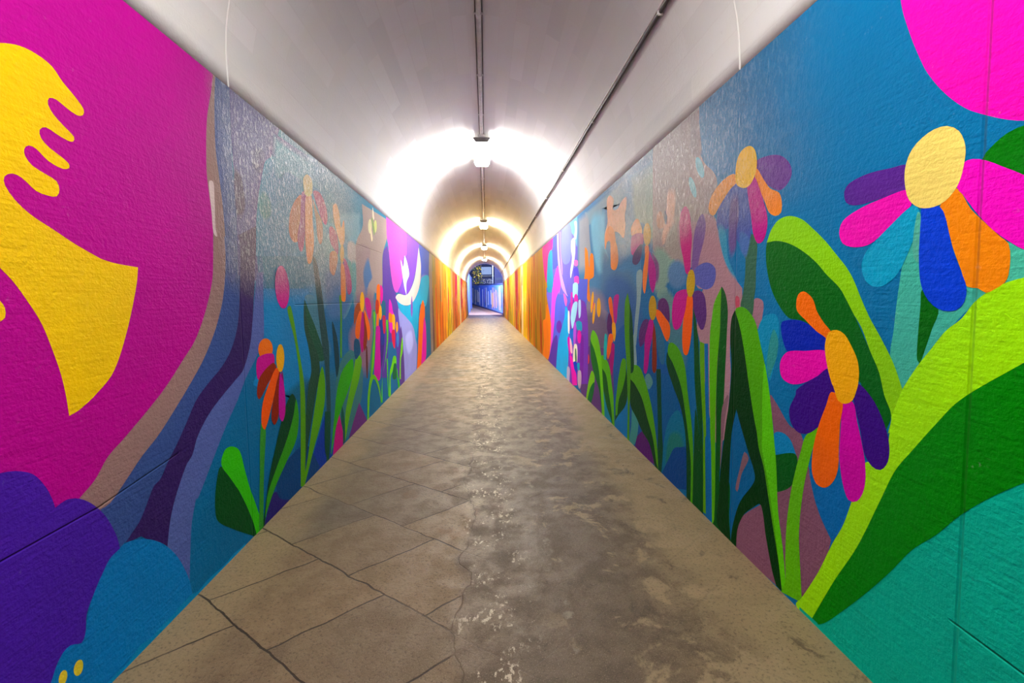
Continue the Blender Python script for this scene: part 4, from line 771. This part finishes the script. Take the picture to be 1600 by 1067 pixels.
def wall(name, side, paints, base, mat):
    x = side * HALF
    bm = bmesh.new()
    lay = bm.loops.layers.float_color.new('paint')
    def colour(fs, col):
        for f in fs:
            for lp in f.loops:
                lp[lay] = col
    xo = x + side * 0.25
    V = [bm.verts.new(q) for q in ((x, Y0, 0), (x, Y1, 0), (x, Y1, WALL_TOP), (x, Y0, WALL_TOP),
                                   (xo, Y0, 0), (xo, Y1, 0), (xo, Y1, WALL_TOP), (xo, Y0, WALL_TOP))]
    fs = [bm.faces.new([V[i] for i in q]) for q in ((0, 1, 2, 3), (4, 7, 6, 5), (0, 4, 5, 1), (1, 5, 6, 2), (2, 6, 7, 3), (3, 7, 4, 0))]
    if side < 0:
        for f in fs:
            f.normal_flip()
    colour(fs, pigment(base))
    placed = []
    done = []
    def ground(a, b, done):
        a = min(max(a, Y0 + 0.01), Y1 - 0.01)
        b = min(max(b, 0.004), WALL_TOP - 0.004)
        for bb, q, c in reversed(done):
            if bb[0] <= a <= bb[1] and bb[2] <= b <= bb[3]:
                ins = False
                for k in range(len(q)):
                    (x1, y1), (x2, y2) = q[k - 1], q[k]
                    if (y1 > b) != (y2 > b) and a < (x2 - x1) * (b - y1) / (y2 - y1) + x1:
                        ins = not ins
                if ins:
                    return c
        return pigment(base)
    for col, poly in paints:
        poly = clip(poly, 1, 0.0, False)
        if len(poly) > 2: poly = clip(poly, 1, WALL_TOP, True)
        if len(poly) > 2: poly = clip(poly, 0, Y0, False)
        if len(poly) > 2: poly = clip(poly, 0, Y1, True)
        if len(poly) < 3:
            continue
        bb = (min(p[0] for p in poly), max(p[0] for p in poly), min(p[1] for p in poly), max(p[1] for p in poly))
        lv = 1
        for b2, l2 in placed:
            if l2 >= lv and bb[0] < b2[1] and b2[0] < bb[1] and bb[2] < b2[3] and b2[2] < bb[3]:
                lv = l2 + 1
        placed.append((bb, lv))
        airbrushed = col[0] == '~'
        col = col.lstrip('~')
        off = x - side * 0.00008 * lv
        vs, _, faces, *_r = delaunay_2d_cdt([Vector(p) for p in poly], [], [list(range(len(poly)))], 1, 1e-5)
        new = []
        rim = []
        if airbrushed:      # sprayed patch: full cover inside, fading to nothing at its outline
            cx = sum(p[0] for p in poly) / len(poly)
            cy = sum(p[1] for p in poly) / len(poly)
            inn = [(cx + 0.72 * (a - cx), b if b < 0.002 or b > WALL_TOP - 0.002 else cy + 0.72 * (b - cy)) for a, b in poly]
            vs, _, faces, *_r = delaunay_2d_cdt([Vector(p) for p in inn], [], [list(range(len(inn)))], 1, 1e-5)
            ro = [bm.verts.new((off, a, b)) for a, b in poly]
            ri = [bm.verts.new((off, a, b)) for a, b in inn]
            for i in range(len(ro)):
                j = (i + 1) % len(ro)
                try:
                    f = bm.faces.new((ro[i], ro[j], ri[j], ri[i]))
                except ValueError:
                    continue
                rim.append((f, {ro[i], ro[j]}))
            under = {v: ground(v.co.y, v.co.z, done) for v in ro}
        bv = [bm.verts.new((off, p.x, p.y)) for p in vs]
        for f in faces:
            try:
                new.append(bm.faces.new([bv[i] for i in f]))
            except ValueError:
                pass
        for f in new:
            f.normal_update()
            if f.normal.x * side > 0:
                f.normal_flip()
        colour(new, pigment(col))
        pc = pigment(col)
        done.append((bb, poly, pc))
        for f, outer in rim:
            f.normal_update()
            if f.normal.x * side > 0:
                f.normal_flip()
            for lp in f.loops:
                lp[lay] = under[lp.vert] if lp.vert in outer else pc
    me = bpy.data.meshes.new(name)
    bm.to_mesh(me)
    bm.free()
    me.materials.append(mat)
    o = link(name, me)
    o['kind'] = 'structure'
    print(name, 'patches', len(placed), 'levels', max(l for _, l in placed))
    return o

def deep(h):
    return ''.join('%02x' % int(int(h[i:i + 2], 16) * 0.84) for i in (0, 2, 4))

WARM = ['f7a400', 'f58200', 'ffd000', 'e86a10', 'c89a20', '9a8a20', 'f9b820', 'd8521c', 'ffc830', '8f7a2c', 'f7e020', '5c5a14', '8a4a10']
MIX = ['f7a400', 'ffe000', 'd83048', 'f0d8a0', 'a8c83c', 'e8601c', 'e83c88', '8a3a20', 'fbc41c', 'f6f0c0', 'c81c40']
rng = random.Random(11)
L = []
L.append(band(Y0, 0.62, 'b80090', 0.85))
L.append(band(Y0, 0.62, '4c28a8', 0.0, 0.9))
for a, b, c in ((11.35, 12.0, 'a8a09c'), (12.0, 12.8, '9a9a68'), (12.8, 14.8, 'd8923c'), (14.8, 15.5, 'a0803c'), (15.5, 16.2, 'd8c020'),
                (16.2, 17.0, 'ecb040'), (17.0, 18.4, 'fff000'), (18.4, 19.4, 'f4d8a0'), (19.4, 21.2, 'e07848'), (21.2, 22.6, 'b8204c'),
                (22.6, 24.2, '98b868'), (24.2, 25.6, 'f0e8d0'), (25.6, 27.6, 'e02860'), (27.6, 30.6, 'e86424'), (30.6, 35.0, 'f6b428')):
    L.append(band(a, b, c))
L += strokes(rng, 12.1, 16.2, 26, ['8a7a20', 'd8821c', 'f09020', 'a89a70', '7c5a3c', 'c8a030', 'b07818'], (0.4, 1.5), (1.6, 2.9), 0.15, 0.35)
L += strokes(rng, 11.8, 16.4, 22, ['f57a00', 'f8a000', '8a5a60', '6a5a6a', 'c05a10', 'e8a018', 'ffc000'], (-0.4, 0.1), (0.9, 1.9), 0.15, 0.4)
L += strokes(rng, 16.4, 35.0, 80, MIX, (0.2, 1.5), (1.4, 2.9), 0.07, 0.22)
L += strokes(rng, 16.2, 35.0, 70, WARM, (-0.5, 0.1), (0.6, 1.5), 0.08, 0.28)
L.append(stroke(rng, 16.9, 0.5, 0.9, 1.9, 'f04848'))
L.append(stroke(rng, 17.6, 0.7, 0.9, 2.95, 'ffee00'))
L.append(stroke(rng, 21.6, 0.8, 1.1, 2.9, 'b0184c'))
L = [L[0], L[1]] + [(deep(c), q) for c, q in L[2:]]
L += parse(LEFT_PAINT)
# sky blue over-paint where the mural meets the slabs
L.append(('1590c0', [(1.55 + 0.06 * k, 0.0) for k in range(18)] + [(1.55 + 0.06 * (17 - k), 0.012 + 0.022 * rng.random()) for k in range(18)]))

Rt = []
for a, b, c in ((Y0, 0.5, '00bc9c'),):
    Rt.append(band(a, b, c, 0.0, 1.0))
Rt.append(band(Y0, 0.5, 'ff00c4', 1.0))
for a, b, c in ((9.2, 11.9, 'e2a030'), (11.9, 12.8, 'e07a20'), (12.8, 14.8, 'f2ac24'), (14.8, 16.2, 'f8dc14'), (16.2, 17.2, 'fbe6c0'),
                (17.2, 18.8, 'f6b820'), (18.8, 20.4, 'cc2c50'), (20.4, 23.2, 'c8b068'), (23.2, 26.0, 'f8cc30'), (26.0, 28.4, 'd87050'),
                (28.4, 31.5, 'f4b848'), (31.5, 35.0, 'eca884')):
    Rt.append(band(a, b, c))
Rt += strokes(rng, 10.3, 15.0, 42, ['d8a020', 'f0b428', 'c08020', 'e0a850', 'b89428', 'f8bc10', 'd87c50', 'a88c1c', '9a8414'], (0.3, 1.7), (1.6, 2.95), 0.10, 0.25)
Rt += strokes(rng, 9.6, 15.0, 30, ['f08410', 'c8a018', '8a8a14', 'e89a10', 'd0480c', '6a7a1c', 'f8a010'], (-0.4, 0.2), (0.8, 1.7), 0.10, 0.28)
Rt += strokes(rng, 15.0, 35.0, 80, MIX, (0.2, 1.5), (1.4, 2.9), 0.07, 0.22)
Rt += strokes(rng, 15.0, 35.0, 70, WARM + ['8aa818', 'a8b820'], (-0.5, 0.1), (0.6, 1.5), 0.08, 0.28)
Rt.append(stroke(rng, 16.6, 0.6, -0.3, 1.9, 'fff8d8'))
Rt.append(stroke(rng, 19.4, 1.1, 1.0, 2.95, 'c81c50'))
Rt = [Rt[0], Rt[1]] + [(deep(c), q) for c, q in Rt[2:]]
Rt += parse(RIGHT_PAINT)
Rt.append(('18c0a0', [(1.05 + 0.05 * k, 0.0) for k in range(16)] + [(1.05 + 0.05 * (15 - k), 0.010 + 0.018 * rng.random()) for k in range(16)]))

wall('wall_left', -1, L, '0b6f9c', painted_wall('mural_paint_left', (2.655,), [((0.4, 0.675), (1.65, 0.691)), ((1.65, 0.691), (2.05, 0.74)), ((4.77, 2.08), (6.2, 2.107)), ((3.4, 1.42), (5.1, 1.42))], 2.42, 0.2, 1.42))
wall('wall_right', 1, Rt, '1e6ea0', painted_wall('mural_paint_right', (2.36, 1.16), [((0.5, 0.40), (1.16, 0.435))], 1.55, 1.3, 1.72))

# ------------------------------------------------------------------ floor and vault
bm = bmesh.new()
box(bm, (-HALF - 0.25, Y0, -0.2), (HALF + 0.25, Y1, 0.0))
fl = build('floor', bm, floor_mat())
fl['kind'] = 'structure'

def arc(r, n=48):
    pts = [(-r, WALL_TOP)]
    for k in range(n + 1):
        a = math.pi - math.pi * k / n
        pts.append((r * math.cos(a), SPRING + r * math.sin(a)))
    pts.append((r, WALL_TOP))
    return pts

bm = bmesh.new()
uvl = bm.loops.layers.uv.new('UVMap')
ai, ao = arc(HALF), arc(HALF + 0.25)
ys = [Y0 + (Y1 - Y0) * k / 43 for k in range(44)]
sl = [0.0]
for p, q in zip(ai, ai[1:]):
    sl.append(sl[-1] + math.hypot(q[0] - p[0], q[1] - p[1]))
gi = [[bm.verts.new((p[0], y, p[1])) for p in ai] for y in ys]
go = [[bm.verts.new((p[0], y, p[1])) for p in ao] for y in ys]
for j in range(len(ys) - 1):
    for i in range(len(ai) - 1):
        f = bm.faces.new((gi[j][i], gi[j][i + 1], gi[j + 1][i + 1], gi[j + 1][i]))
        f.smooth = True
        for lp, (a, b) in zip(f.loops, ((i, j), (i + 1, j), (i + 1, j + 1), (i, j + 1))):
            lp[uvl].uv = (ys[b], sl[a])
        bm.faces.new((go[j][i], go[j + 1][i], go[j + 1][i + 1], go[j][i + 1]))
for j, fl_ in ((0, False), (len(ys) - 1, True)):
    for i in range(len(ai) - 1):
        bm.faces.new((gi[j][i], go[j][i], go[j][i + 1], gi[j][i + 1]))
for i in (0, len(ai) - 1):
    for j in range(len(ys) - 1):
        bm.faces.new((gi[j][i], gi[j + 1][i], go[j + 1][i], go[j][i]))
# raised mortar bead over the cast joints of the vault
for ya_, yb_, wj in ((2.655, 2.36, 0.007), (1.40, 1.16, 0.006)):
    am = arc(HALF - 0.004)
    a_, b_, c_ = [], [], []
    for i, (p, q) in enumerate(zip(ai, am)):
        yj = ya_ + (yb_ - ya_) * i / (len(ai) - 1)
        a_.append(bm.verts.new((p[0], yj - wj, p[1])))
        b_.append(bm.verts.new((q[0], yj, q[1])))
        c_.append(bm.verts.new((p[0], yj + wj, p[1])))
    for i in range(len(ai) - 1):
        bm.faces.new((a_[i], a_[i + 1], b_[i + 1], b_[i]))
        bm.faces.new((b_[i], b_[i + 1], c_[i + 1], c_[i]))
me = bpy.data.meshes.new('ceiling')
bmesh.ops.recalc_face_normals(bm, faces=bm.faces)
bm.to_mesh(me)
bm.free()
me.materials.append(vault_mat())
ce = link('ceiling', me)
ce['kind'] = 'structure'

# ------------------------------------------------------------------ conduit, cable, lamps
CROWN = SPRING + HALF
m_pipe = plain('pale_conduit', (0.72, 0.69, 0.66), 0.5)
m_dark = plain('dark_shadow_and_housing', (0.055, 0.040, 0.038), 0.55)
m_brown = plain('brown_side_tube', (0.17, 0.14, 0.13), 0.6)
m_white = plain('white_enamel', (0.72, 0.71, 0.69), 0.4)
m_cap = plain('grey_end_plate', (0.20, 0.19, 0.18), 0.5)

cd = thing('ceiling_conduit', 'pale round conduit running along the crown of the vault', 'conduit', (0, 0, CROWN))
zc = -0.028
bm = bmesh.new(); tube(bm, [(0, Y0, zc), (0, Y1 - 0.3, zc)], 0.025, 12)
build('pipe', bm, m_pipe, cd, True)
for s in (-1, 1):
    bm = bmesh.new(); tube(bm, [(s * 0.034, Y0, -0.009), (s * 0.034, Y1 - 0.3, -0.009)], 0.006, 8)  # thin dark tubes along both sides of the pipe
    build('side_tube', bm, m_brown, cd, True)['label'] = 'thin dark tube beside the pale conduit'
cm = None
y = 3.2
while y < 34:
    if cm is None:
        bm = bmesh.new(); tube(bm, [(0, -0.03, 0), (0, 0.03, 0)], 0.029, 12)
        box(bm, (-0.045, -0.012, 0.005), (0.045, 0.012, 0.022), 0.002)
        cm = build('saddle_clip', bm, m_pipe, cd, False)
        c_ = cm
    else:
        c_ = cm.copy(); C.objects.link(c_)
    c_.location = (0, y, zc)
    y += 1.15

th = math.radians(63.3)
rc = HALF - 0.020
px, pz = rc * math.sin(th), SPRING + rc * math.cos(th)
cb = thing('wall_cable', 'pale lead clipped high on the right side of the vault, its shadow made as a dark tube', 'cable', (px, 0, pz))
rr = random.Random(5)
pts = []
y = Y0
while y <= Y1 - 0.5:
    pts.append((rr.uniform(-0.003, 0.003), y, rr.uniform(-0.004, 0.004)))
    y += 0.55
bm = bmesh.new(); tube(bm, pts, 0.0125, 8)  # dark tube stands in for the shadow beside the pale lead
build('lead_shadow', bm, m_dark, cb, True)
bm = bmesh.new(); tube(bm, [(q[0] - 0.016, q[1], q[2] + 0.020) for q in pts], 0.008, 8)
build('thin_lead', bm, m_pipe, cb, True)['label'] = 'thin pale lead running above its dark shadow tube'
ck = None
for k in range(18):
    if ck is None:
        bm = bmesh.new(); box(bm, (-0.022, -0.009, -0.02), (0.022, 0.009, 0.026), 0.004)
        ck = build('cable_clip', bm, m_pipe, cb)
        q = ck
    else:
        q = ck.copy(); C.objects.link(q)
    q.location = (0.004, 1.2 + k * 1.85, 0.0)

LABELS = ['white batten ceiling light above the near end of the passage, overhead',
          'nearest white batten ceiling light in view, large and glowing cool white',
          'second batten ceiling light down the passage, warm glow on the vault',
          'third batten ceiling light down the passage, small with a warm ring of light',
          'farthest batten ceiling light, just inside the arched exit']
def lamp(y, col, power, label):
    t = thing('ceiling_light', label, 'light', (0, y, CROWN), 'batten lights along the crown of the vault')
    L_, W = 1.36, 0.30
    bm = bmesh.new(); box(bm, (-0.06, 0.0, -0.085), (0.06, L_, -0.045), 0.004)
    for yy in (0.2, L_ - 0.2):
        box(bm, (-0.02, yy - 0.03, -0.05), (0.02, yy + 0.03, -0.002))
    build('mounting_spine', bm, m_white, t)
    bm = bmesh.new(); box(bm, (-W / 2 + 0.01, 0.012, -0.105), (W / 2 - 0.01, L_ - 0.012, -0.085), 0.004)
    build('housing', bm, m_white, t)
    # prismatic diffuser, trapezoid in section
    em = plain('lit_diffuser', (0.8, 0.8, 0.8), 0.4, 0, col, power)
    bm = bmesh.new()
    sec = [(-W / 2 + 0.004, -0.105), (-W / 2 + 0.045, -0.165), (W / 2 - 0.045, -0.165), (W / 2 - 0.004, -0.105)]
    a = [bm.verts.new((x, 0.012, z)) for x, z in sec]
    b = [bm.verts.new((x, L_ - 0.012, z)) for x, z in sec]
    for i in range(4):
        bm.faces.new((a[i], a[(i + 1) % 4], b[(i + 1) % 4], b[i]))
    bm.faces.new(a); bm.faces.new(b[::-1])
    build('diffuser', bm, em, t)
    for yy in (0.0, L_ - 0.012):
        bm = bmesh.new()
        s2 = [(-W / 2, -0.098), (-W / 2, -0.106), (-W / 2 + 0.045, -0.170), (W / 2 - 0.045, -0.170), (W / 2, -0.106), (W / 2, -0.098)]
        a = [bm.verts.new((x, yy, z)) for x, z in s2]
        b = [bm.verts.new((x, yy + 0.012, z)) for x, z in s2]
        for i in range(6):
            bm.faces.new((a[i], a[(i + 1) % 6], b[(i + 1) % 6], b[i]))
        bm.faces.new(a); bm.faces.new(b[::-1])
        build('end_cap', bm, m_cap, t)['label'] = 'dark grey end plate of the light'
    return t
for (y, c, pw), lb in zip(LAMPS, LABELS):
    lamp(y, c, pw, lb)

# ------------------------------------------------------------------ the place beyond the mouth
def ramp_z(y):
    return max(0.0, (y - 35.0) * 0.033)

bm = bmesh.new()
g = [bm.verts.new(q) for q in ((-7, 35, 0), (9, 35, 0), (9, 80, ramp_z(80)), (-7, 80, ramp_z(80)))]
g2 = [bm.verts.new((v.co.x, v.co.y, v.co.z - 0.3)) for v in g]
bm.faces.new(g); bm.faces.new(g2[::-1])
for i in range(4):
    bm.faces.new((g[i], g2[i], g2[(i + 1) % 4], g[(i + 1) % 4]))
gr = build('floor_outside', bm, plain('outdoor_paving', (0.26, 0.15, 0.11), 0.6))
gr['kind'] = 'structure'

m_navy = plain('navy_render', (0.035, 0.05, 0.16), 0.6)
m_violet = plain('violet_render', (0.11, 0.12, 0.33), 0.6)
m_blue = plain('blue_paint', (0.08, 0.16, 0.70), 0.5)
m_sky = plain('sky_blue_paint', (0.12, 0.28, 0.80), 0.5)
m_pale = plain('pale_blue_paint', (0.88, 0.90, 0.95), 0.5)
m_lilac = plain('lilac_paint', (0.34, 0.28, 0.72), 0.5)
m_peach = plain('peach_paint', (0.95, 0.50, 0.22), 0.5)
m_slate = plain('slate_paint', (0.10, 0.14, 0.30), 0.5)
m_gold = plain('yellow_leaf', (0.80, 0.55, 0.04), 0.6)
m_leaf = plain('night_green_leaf', (0.16, 0.20, 0.05), 0.6)
m_bark = plain('dark_bark', (0.03, 0.02, 0.02), 0.8)
m_pole = plain('white_pole', (0.75, 0.78, 0.85), 0.4)
m_glow = plain('lit_window', (0.3, 0.4, 0.6), 0.4, 0, (0.35, 0.5, 0.8), 0.16)
m_amber = plain('lit_amber_window', (0.4, 0.3, 0.1), 0.4, 0, (0.8, 0.65, 0.08), 0.12)

# painted garden wall slanting away to the left beyond the mouth
A, B = Vector((1.62, 35.6, 0)), Vector((-1.75, 56.0, 0))
D = (B - A)
LEN = D.length
gw = thing('garden_wall', 'long blue painted wall slanting away outside the arched exit', 'wall', (A.x, A.y, ramp_z(A.y)))
gw.rotation_euler.z = math.atan2(D.y, D.x)
def slanted(bm, s0, s1, z0, z1a, z1b, off, th):
    r = (ramp_z(B.y) - ramp_z(A.y)) / LEN
    vs = []
    for yy in (off, off - th):
        for s, z in ((s0, z0 + r * s0), (s1, z0 + r * s1), (s1, z1b + r * s1), (s0, z1a + r * s0)):
            vs.append(bm.verts.new((s, yy, z)))
    for q in ((0, 1, 2, 3), (7, 6, 5, 4), (0, 4, 5, 1), (1, 5, 6, 2), (2, 6, 7, 3), (3, 7, 4, 0)):
        bm.faces.new([vs[i] for i in q])
bm = bmesh.new(); slanted(bm, 0, LEN, -0.05, 2.55, 2.4, 0, 0.2)
build('wall_body', bm, m_sky, gw)
bm = bmesh.new(); slanted(bm, -0.02, LEN, 2.55, 2.68, 2.52, 0.03, 0.26)
build('coping', bm, m_navy, gw)['label'] = 'dark navy coping of the blue wall'
bm = bmesh.new(); slanted(bm, 0, LEN, -0.04, 0.14, 0.10, 0.012, 0.012)
build('plinth', bm, m_navy, gw)
rs = random.Random(21)
cols = [m_peach, m_lilac, m_blue, m_pale, m_slate, m_peach, m_lilac, m_blue]
s = 0.15
k = 0
while s < LEN - 0.3:
    wd = rs.uniform(0.13, 0.32) * (1 + s / 6)
    far = s / LEN
    m = rs.choice([m_peach, m_lilac, m_slate, m_peach] if far < 0.28 else [m_blue, m_pale, m_sky, m_pale, m_lilac, m_slate] if far < 0.8 else [m_pale, m_slate, m_lilac])
    bm = bmesh.new()
    n = 6
    z0, z1 = rs.uniform(0.15, 0.7), rs.uniform(1.7, 2.4)
    r = (ramp_z(B.y) - ramp_z(A.y)) / LEN
    poly = [(s + wd * (0.08 * rs.random()), z0 + (z1 - z0) * i / n) for i in range(n + 1)]
    poly += [(s + wd * (1 - 0.35 * rs.random()), z0 + (z1 - z0) * i / n) for i in range(n, -1, -1)]
    fr = [bm.verts.new((a, 0.006, z + r * a)) for a, z in poly]
    bk = [bm.verts.new((a, 0.0, z + r * a)) for a, z in poly]
    bm.faces.new(fr)
    for i in range(len(fr)):
        bm.faces.new((fr[i], fr[(i + 1) % len(fr)], bk[(i + 1) % len(fr)], bk[i]))
    build('painted_patch', bm, m, gw)
    s += wd * rs.uniform(0.9, 1.25)
    k += 1

# retaining wall on the left of the mouth
lw = thing('retaining_wall', 'tall blue retaining wall with pilasters at the left of the arched exit', 'wall', (-1.5, 36.2, 0))
bm = bmesh.new(); box(bm, (-0.5, 0, -0.05), (-0.05, 13, 3.9))
build('wall_body', bm, m_blue, lw)
for k in range(4):
    bm = bmesh.new(); box(bm, (-0.06, 0.4 + k * 3.2, 0), (0.06, 1.3 + k * 3.2, 3.75), 0.01)
    build('pilaster', bm, m_blue if k % 2 else m_slate, lw)

# dark house beyond the slanting wall
hs = thing('house', 'dark navy house with a glowing window beyond the exit', 'house', (0, 66, ramp_z(66)))
bm = bmesh.new(); box(bm, (-7, 0, -0.2), (6, 5, 9))
build('facade', bm, m_navy, hs)
bm = bmesh.new(); box(bm, (-0.55, -0.06, 4.05), (1.0, 0.0, 5.2))
build('window', bm, m_glow, hs)['label'] = 'window glowing pale blue'
bm = bmesh.new(); box(bm, (-1.0, -0.5, 3.75), (2.0, 0.0, 3.85))
build('balcony_slab', bm, m_pale, hs)
bm = bmesh.new(); box(bm, (-0.7, -0.05, 2.95), (0.75, 0.0, 3.55))
build('shop_window', bm, m_amber, hs)['label'] = 'low window lit dull amber'
for k in range(4):
    bm = bmesh.new(); box(bm, (-0.75 + k * 0.42, -0.09, 2.9), (-0.69 + k * 0.42, -0.05, 3.6))
    build('window_bar', bm, m_navy, hs)
# pale looping scrawl sprayed on the low parapet in front of the house
pp = thing('parapet', 'navy parapet sprayed with a pale looping scrawl', 'parapet', (0, 60, ramp_z(60)))
bm = bmesh.new(); box(bm, (-3, 0, -0.1), (4, 0.25, 3.5))
build('parapet_body', bm, m_navy, pp)
bm = bmesh.new()
def loop(cx, cz, rx, rz, a0=0, a1=360, n=16):
    tube(bm, [(cx + rx * math.cos(math.radians(a0 + (a1 - a0) * i / n)), -0.012, cz + rz * math.sin(math.radians(a0 + (a1 - a0) * i / n))) for i in range(n + 1)], 0.032, 6)
loop(0.62, 2.98, 0.30, 0.30); loop(0.60, 3.0, 0.14, 0.18, -120, 190); loop(0.85, 2.9, 0.2, 0.26)
loop(-0.12, 3.08, 0.17, 0.13, 20, 250); loop(-0.10, 2.84, 0.16, 0.13, 110, -150)
tube(bm, [(0.25, -0.012, 2.7), (0.35, -0.012, 3.0), (0.2, -0.012, 3.25)], 0.03, 6)
build('sprayed_scrawl', bm, m_pale, pp)

# violet side building closing the view on the right
vb = thing('side_building', 'plain violet building at the right beyond the exit', 'building', (0, 57, ramp_z(57)))
bm = bmesh.new(); box(bm, (1.25, 0, -0.2), (6, 2.8, 8))
build('facade', bm, m_violet, vb)
bm = bmesh.new(); box(bm, (1.35, -0.04, 3.1), (2.5, 0.0, 3.45))
build('ledge', bm, m_slate, vb)

pl = thing('post_with_added_lamp', 'thin white post beyond the blue wall, with an unseen lamp added on top', 'street lamp', (0.95, 52, ramp_z(52)))
bm = bmesh.new(); tube(bm, [(0, 0, 0), (0, 0, 6.2)], 0.05, 10)
build('pole', bm, m_pole, pl, True)
bm = bmesh.new(); tube(bm, [(0, 0, 6.15), (-0.25, -0.4, 6.4), (-0.6, -1.0, 6.45)], 0.035, 8)
build('arm', bm, m_pole, pl, True)
bm = bmesh.new(); box(bm, (-0.75, -1.5, 6.37), (-0.45, -0.95, 6.47), 0.02)
hd = build('added_lamp_head', bm, m_pole, pl)
bm = bmesh.new(); box(bm, (-0.86, -4.0, 3.28), (0.06, -3.97, 3.3))
bm.free()
ld = bpy.data.lights.new('added_lamp_light', 'POINT')  # lamp head and light added out of view to light the outside blue
ld.energy = 500; ld.color = (0.55, 0.65, 1.0); ld.shadow_soft_size = 0.15
lo = bpy.data.objects.new('added_lamp_light', ld); C.objects.link(lo)
lo.parent = pl; lo.location = (-0.6, -1.25, 6.2)
ld2 = bpy.data.lights.new('added_blue_light', 'SPOT')  # unseen floodlight added to brighten the walls outside
bm = bmesh.new()
box(bm, (-3.2, Y1 - 0.25, -0.1), (-HALF - 0.25, Y1, 5.6)); box(bm, (HALF + 0.25, Y1 - 0.25, -0.1), (3.2, Y1, 5.6)); box(bm, (-HALF - 0.25, Y1 - 0.25, CROWN + 0.25), (HALF + 0.25, Y1, 5.6))
pf = build('wall_portal', bm, m_slate)
pf['kind'] = 'structure'
fld = thing('added_flood_light', 'small blue floodlight added unseen over the arched exit', 'light', (0.3, 35.12, 4.9))
bm = bmesh.new(); box(bm, (-0.14, 0, -0.1), (0.14, 0.14, 0.1), 0.015)
build('flood_housing', bm, m_dark, fld)
bm = bmesh.new(); box(bm, (-0.03, -0.12, -0.03), (0.03, 0.0, 0.03))
build('bracket', bm, m_dark, fld)
ld2.energy = 2400; ld2.color = (0.72, 0.78, 1.0); ld2.spot_size = math.radians(120); ld2.shadow_soft_size = 0.08
l2 = bpy.data.objects.new('added_blue_light', ld2); C.objects.link(l2)
l2.parent = fld; l2.location = (0, 0.2, -0.02); l2.rotation_euler = (math.radians(72), 0, 0)

# tree with yellow leaves on the left
tr = thing('tree', 'small tree with yellow leaves at the left beyond the exit', 'tree', (-0.95, 54.5, ramp_z(54.5)))
bm = bmesh.new()
tube(bm, [(0.05, 0, 0), (0.0, 0, 1.6), (0.08, 0, 2.9), (-0.05, 0, 4.4)], 0.06, 8)
tube(bm, [(0.05, 0, 2.4), (0.35, 0, 3.1), (0.45, 0.1, 3.9)], 0.035, 6)
tube(bm, [(0.05, 0, 2.9), (-0.3, 0, 3.6), (-0.35, 0.1, 4.3)], 0.03, 6)
build('trunk', bm, m_bark, tr, True)
for nm, mt, cnt, sd in (('yellow_leaves', m_gold, 90, 3), ('green_leaves', m_leaf, 110, 8)):
    q = random.Random(sd)
    bm = bmesh.new()
    for _ in range(cnt):
        cc = Vector((q.gauss(0.08, 0.33), q.gauss(0, 0.3), q.uniform(2.6, 4.9)))
        a = Vector((q.uniform(-1, 1), q.uniform(-1, 1), q.uniform(-1, 1))).normalized()
        b = a.cross(Vector((q.uniform(-1, 1), q.uniform(-1, 1), 0.3))).normalized()
        r_ = q.uniform(0.05, 0.11)
        vs = [bm.verts.new(cc + a * r_ * 1.5), bm.verts.new(cc + b * r_ * 0.7), bm.verts.new(cc - a * r_ * 1.3), bm.verts.new(cc - b * r_ * 0.7)]
        bm.faces.new(vs)
    build(nm, bm, mt, tr)
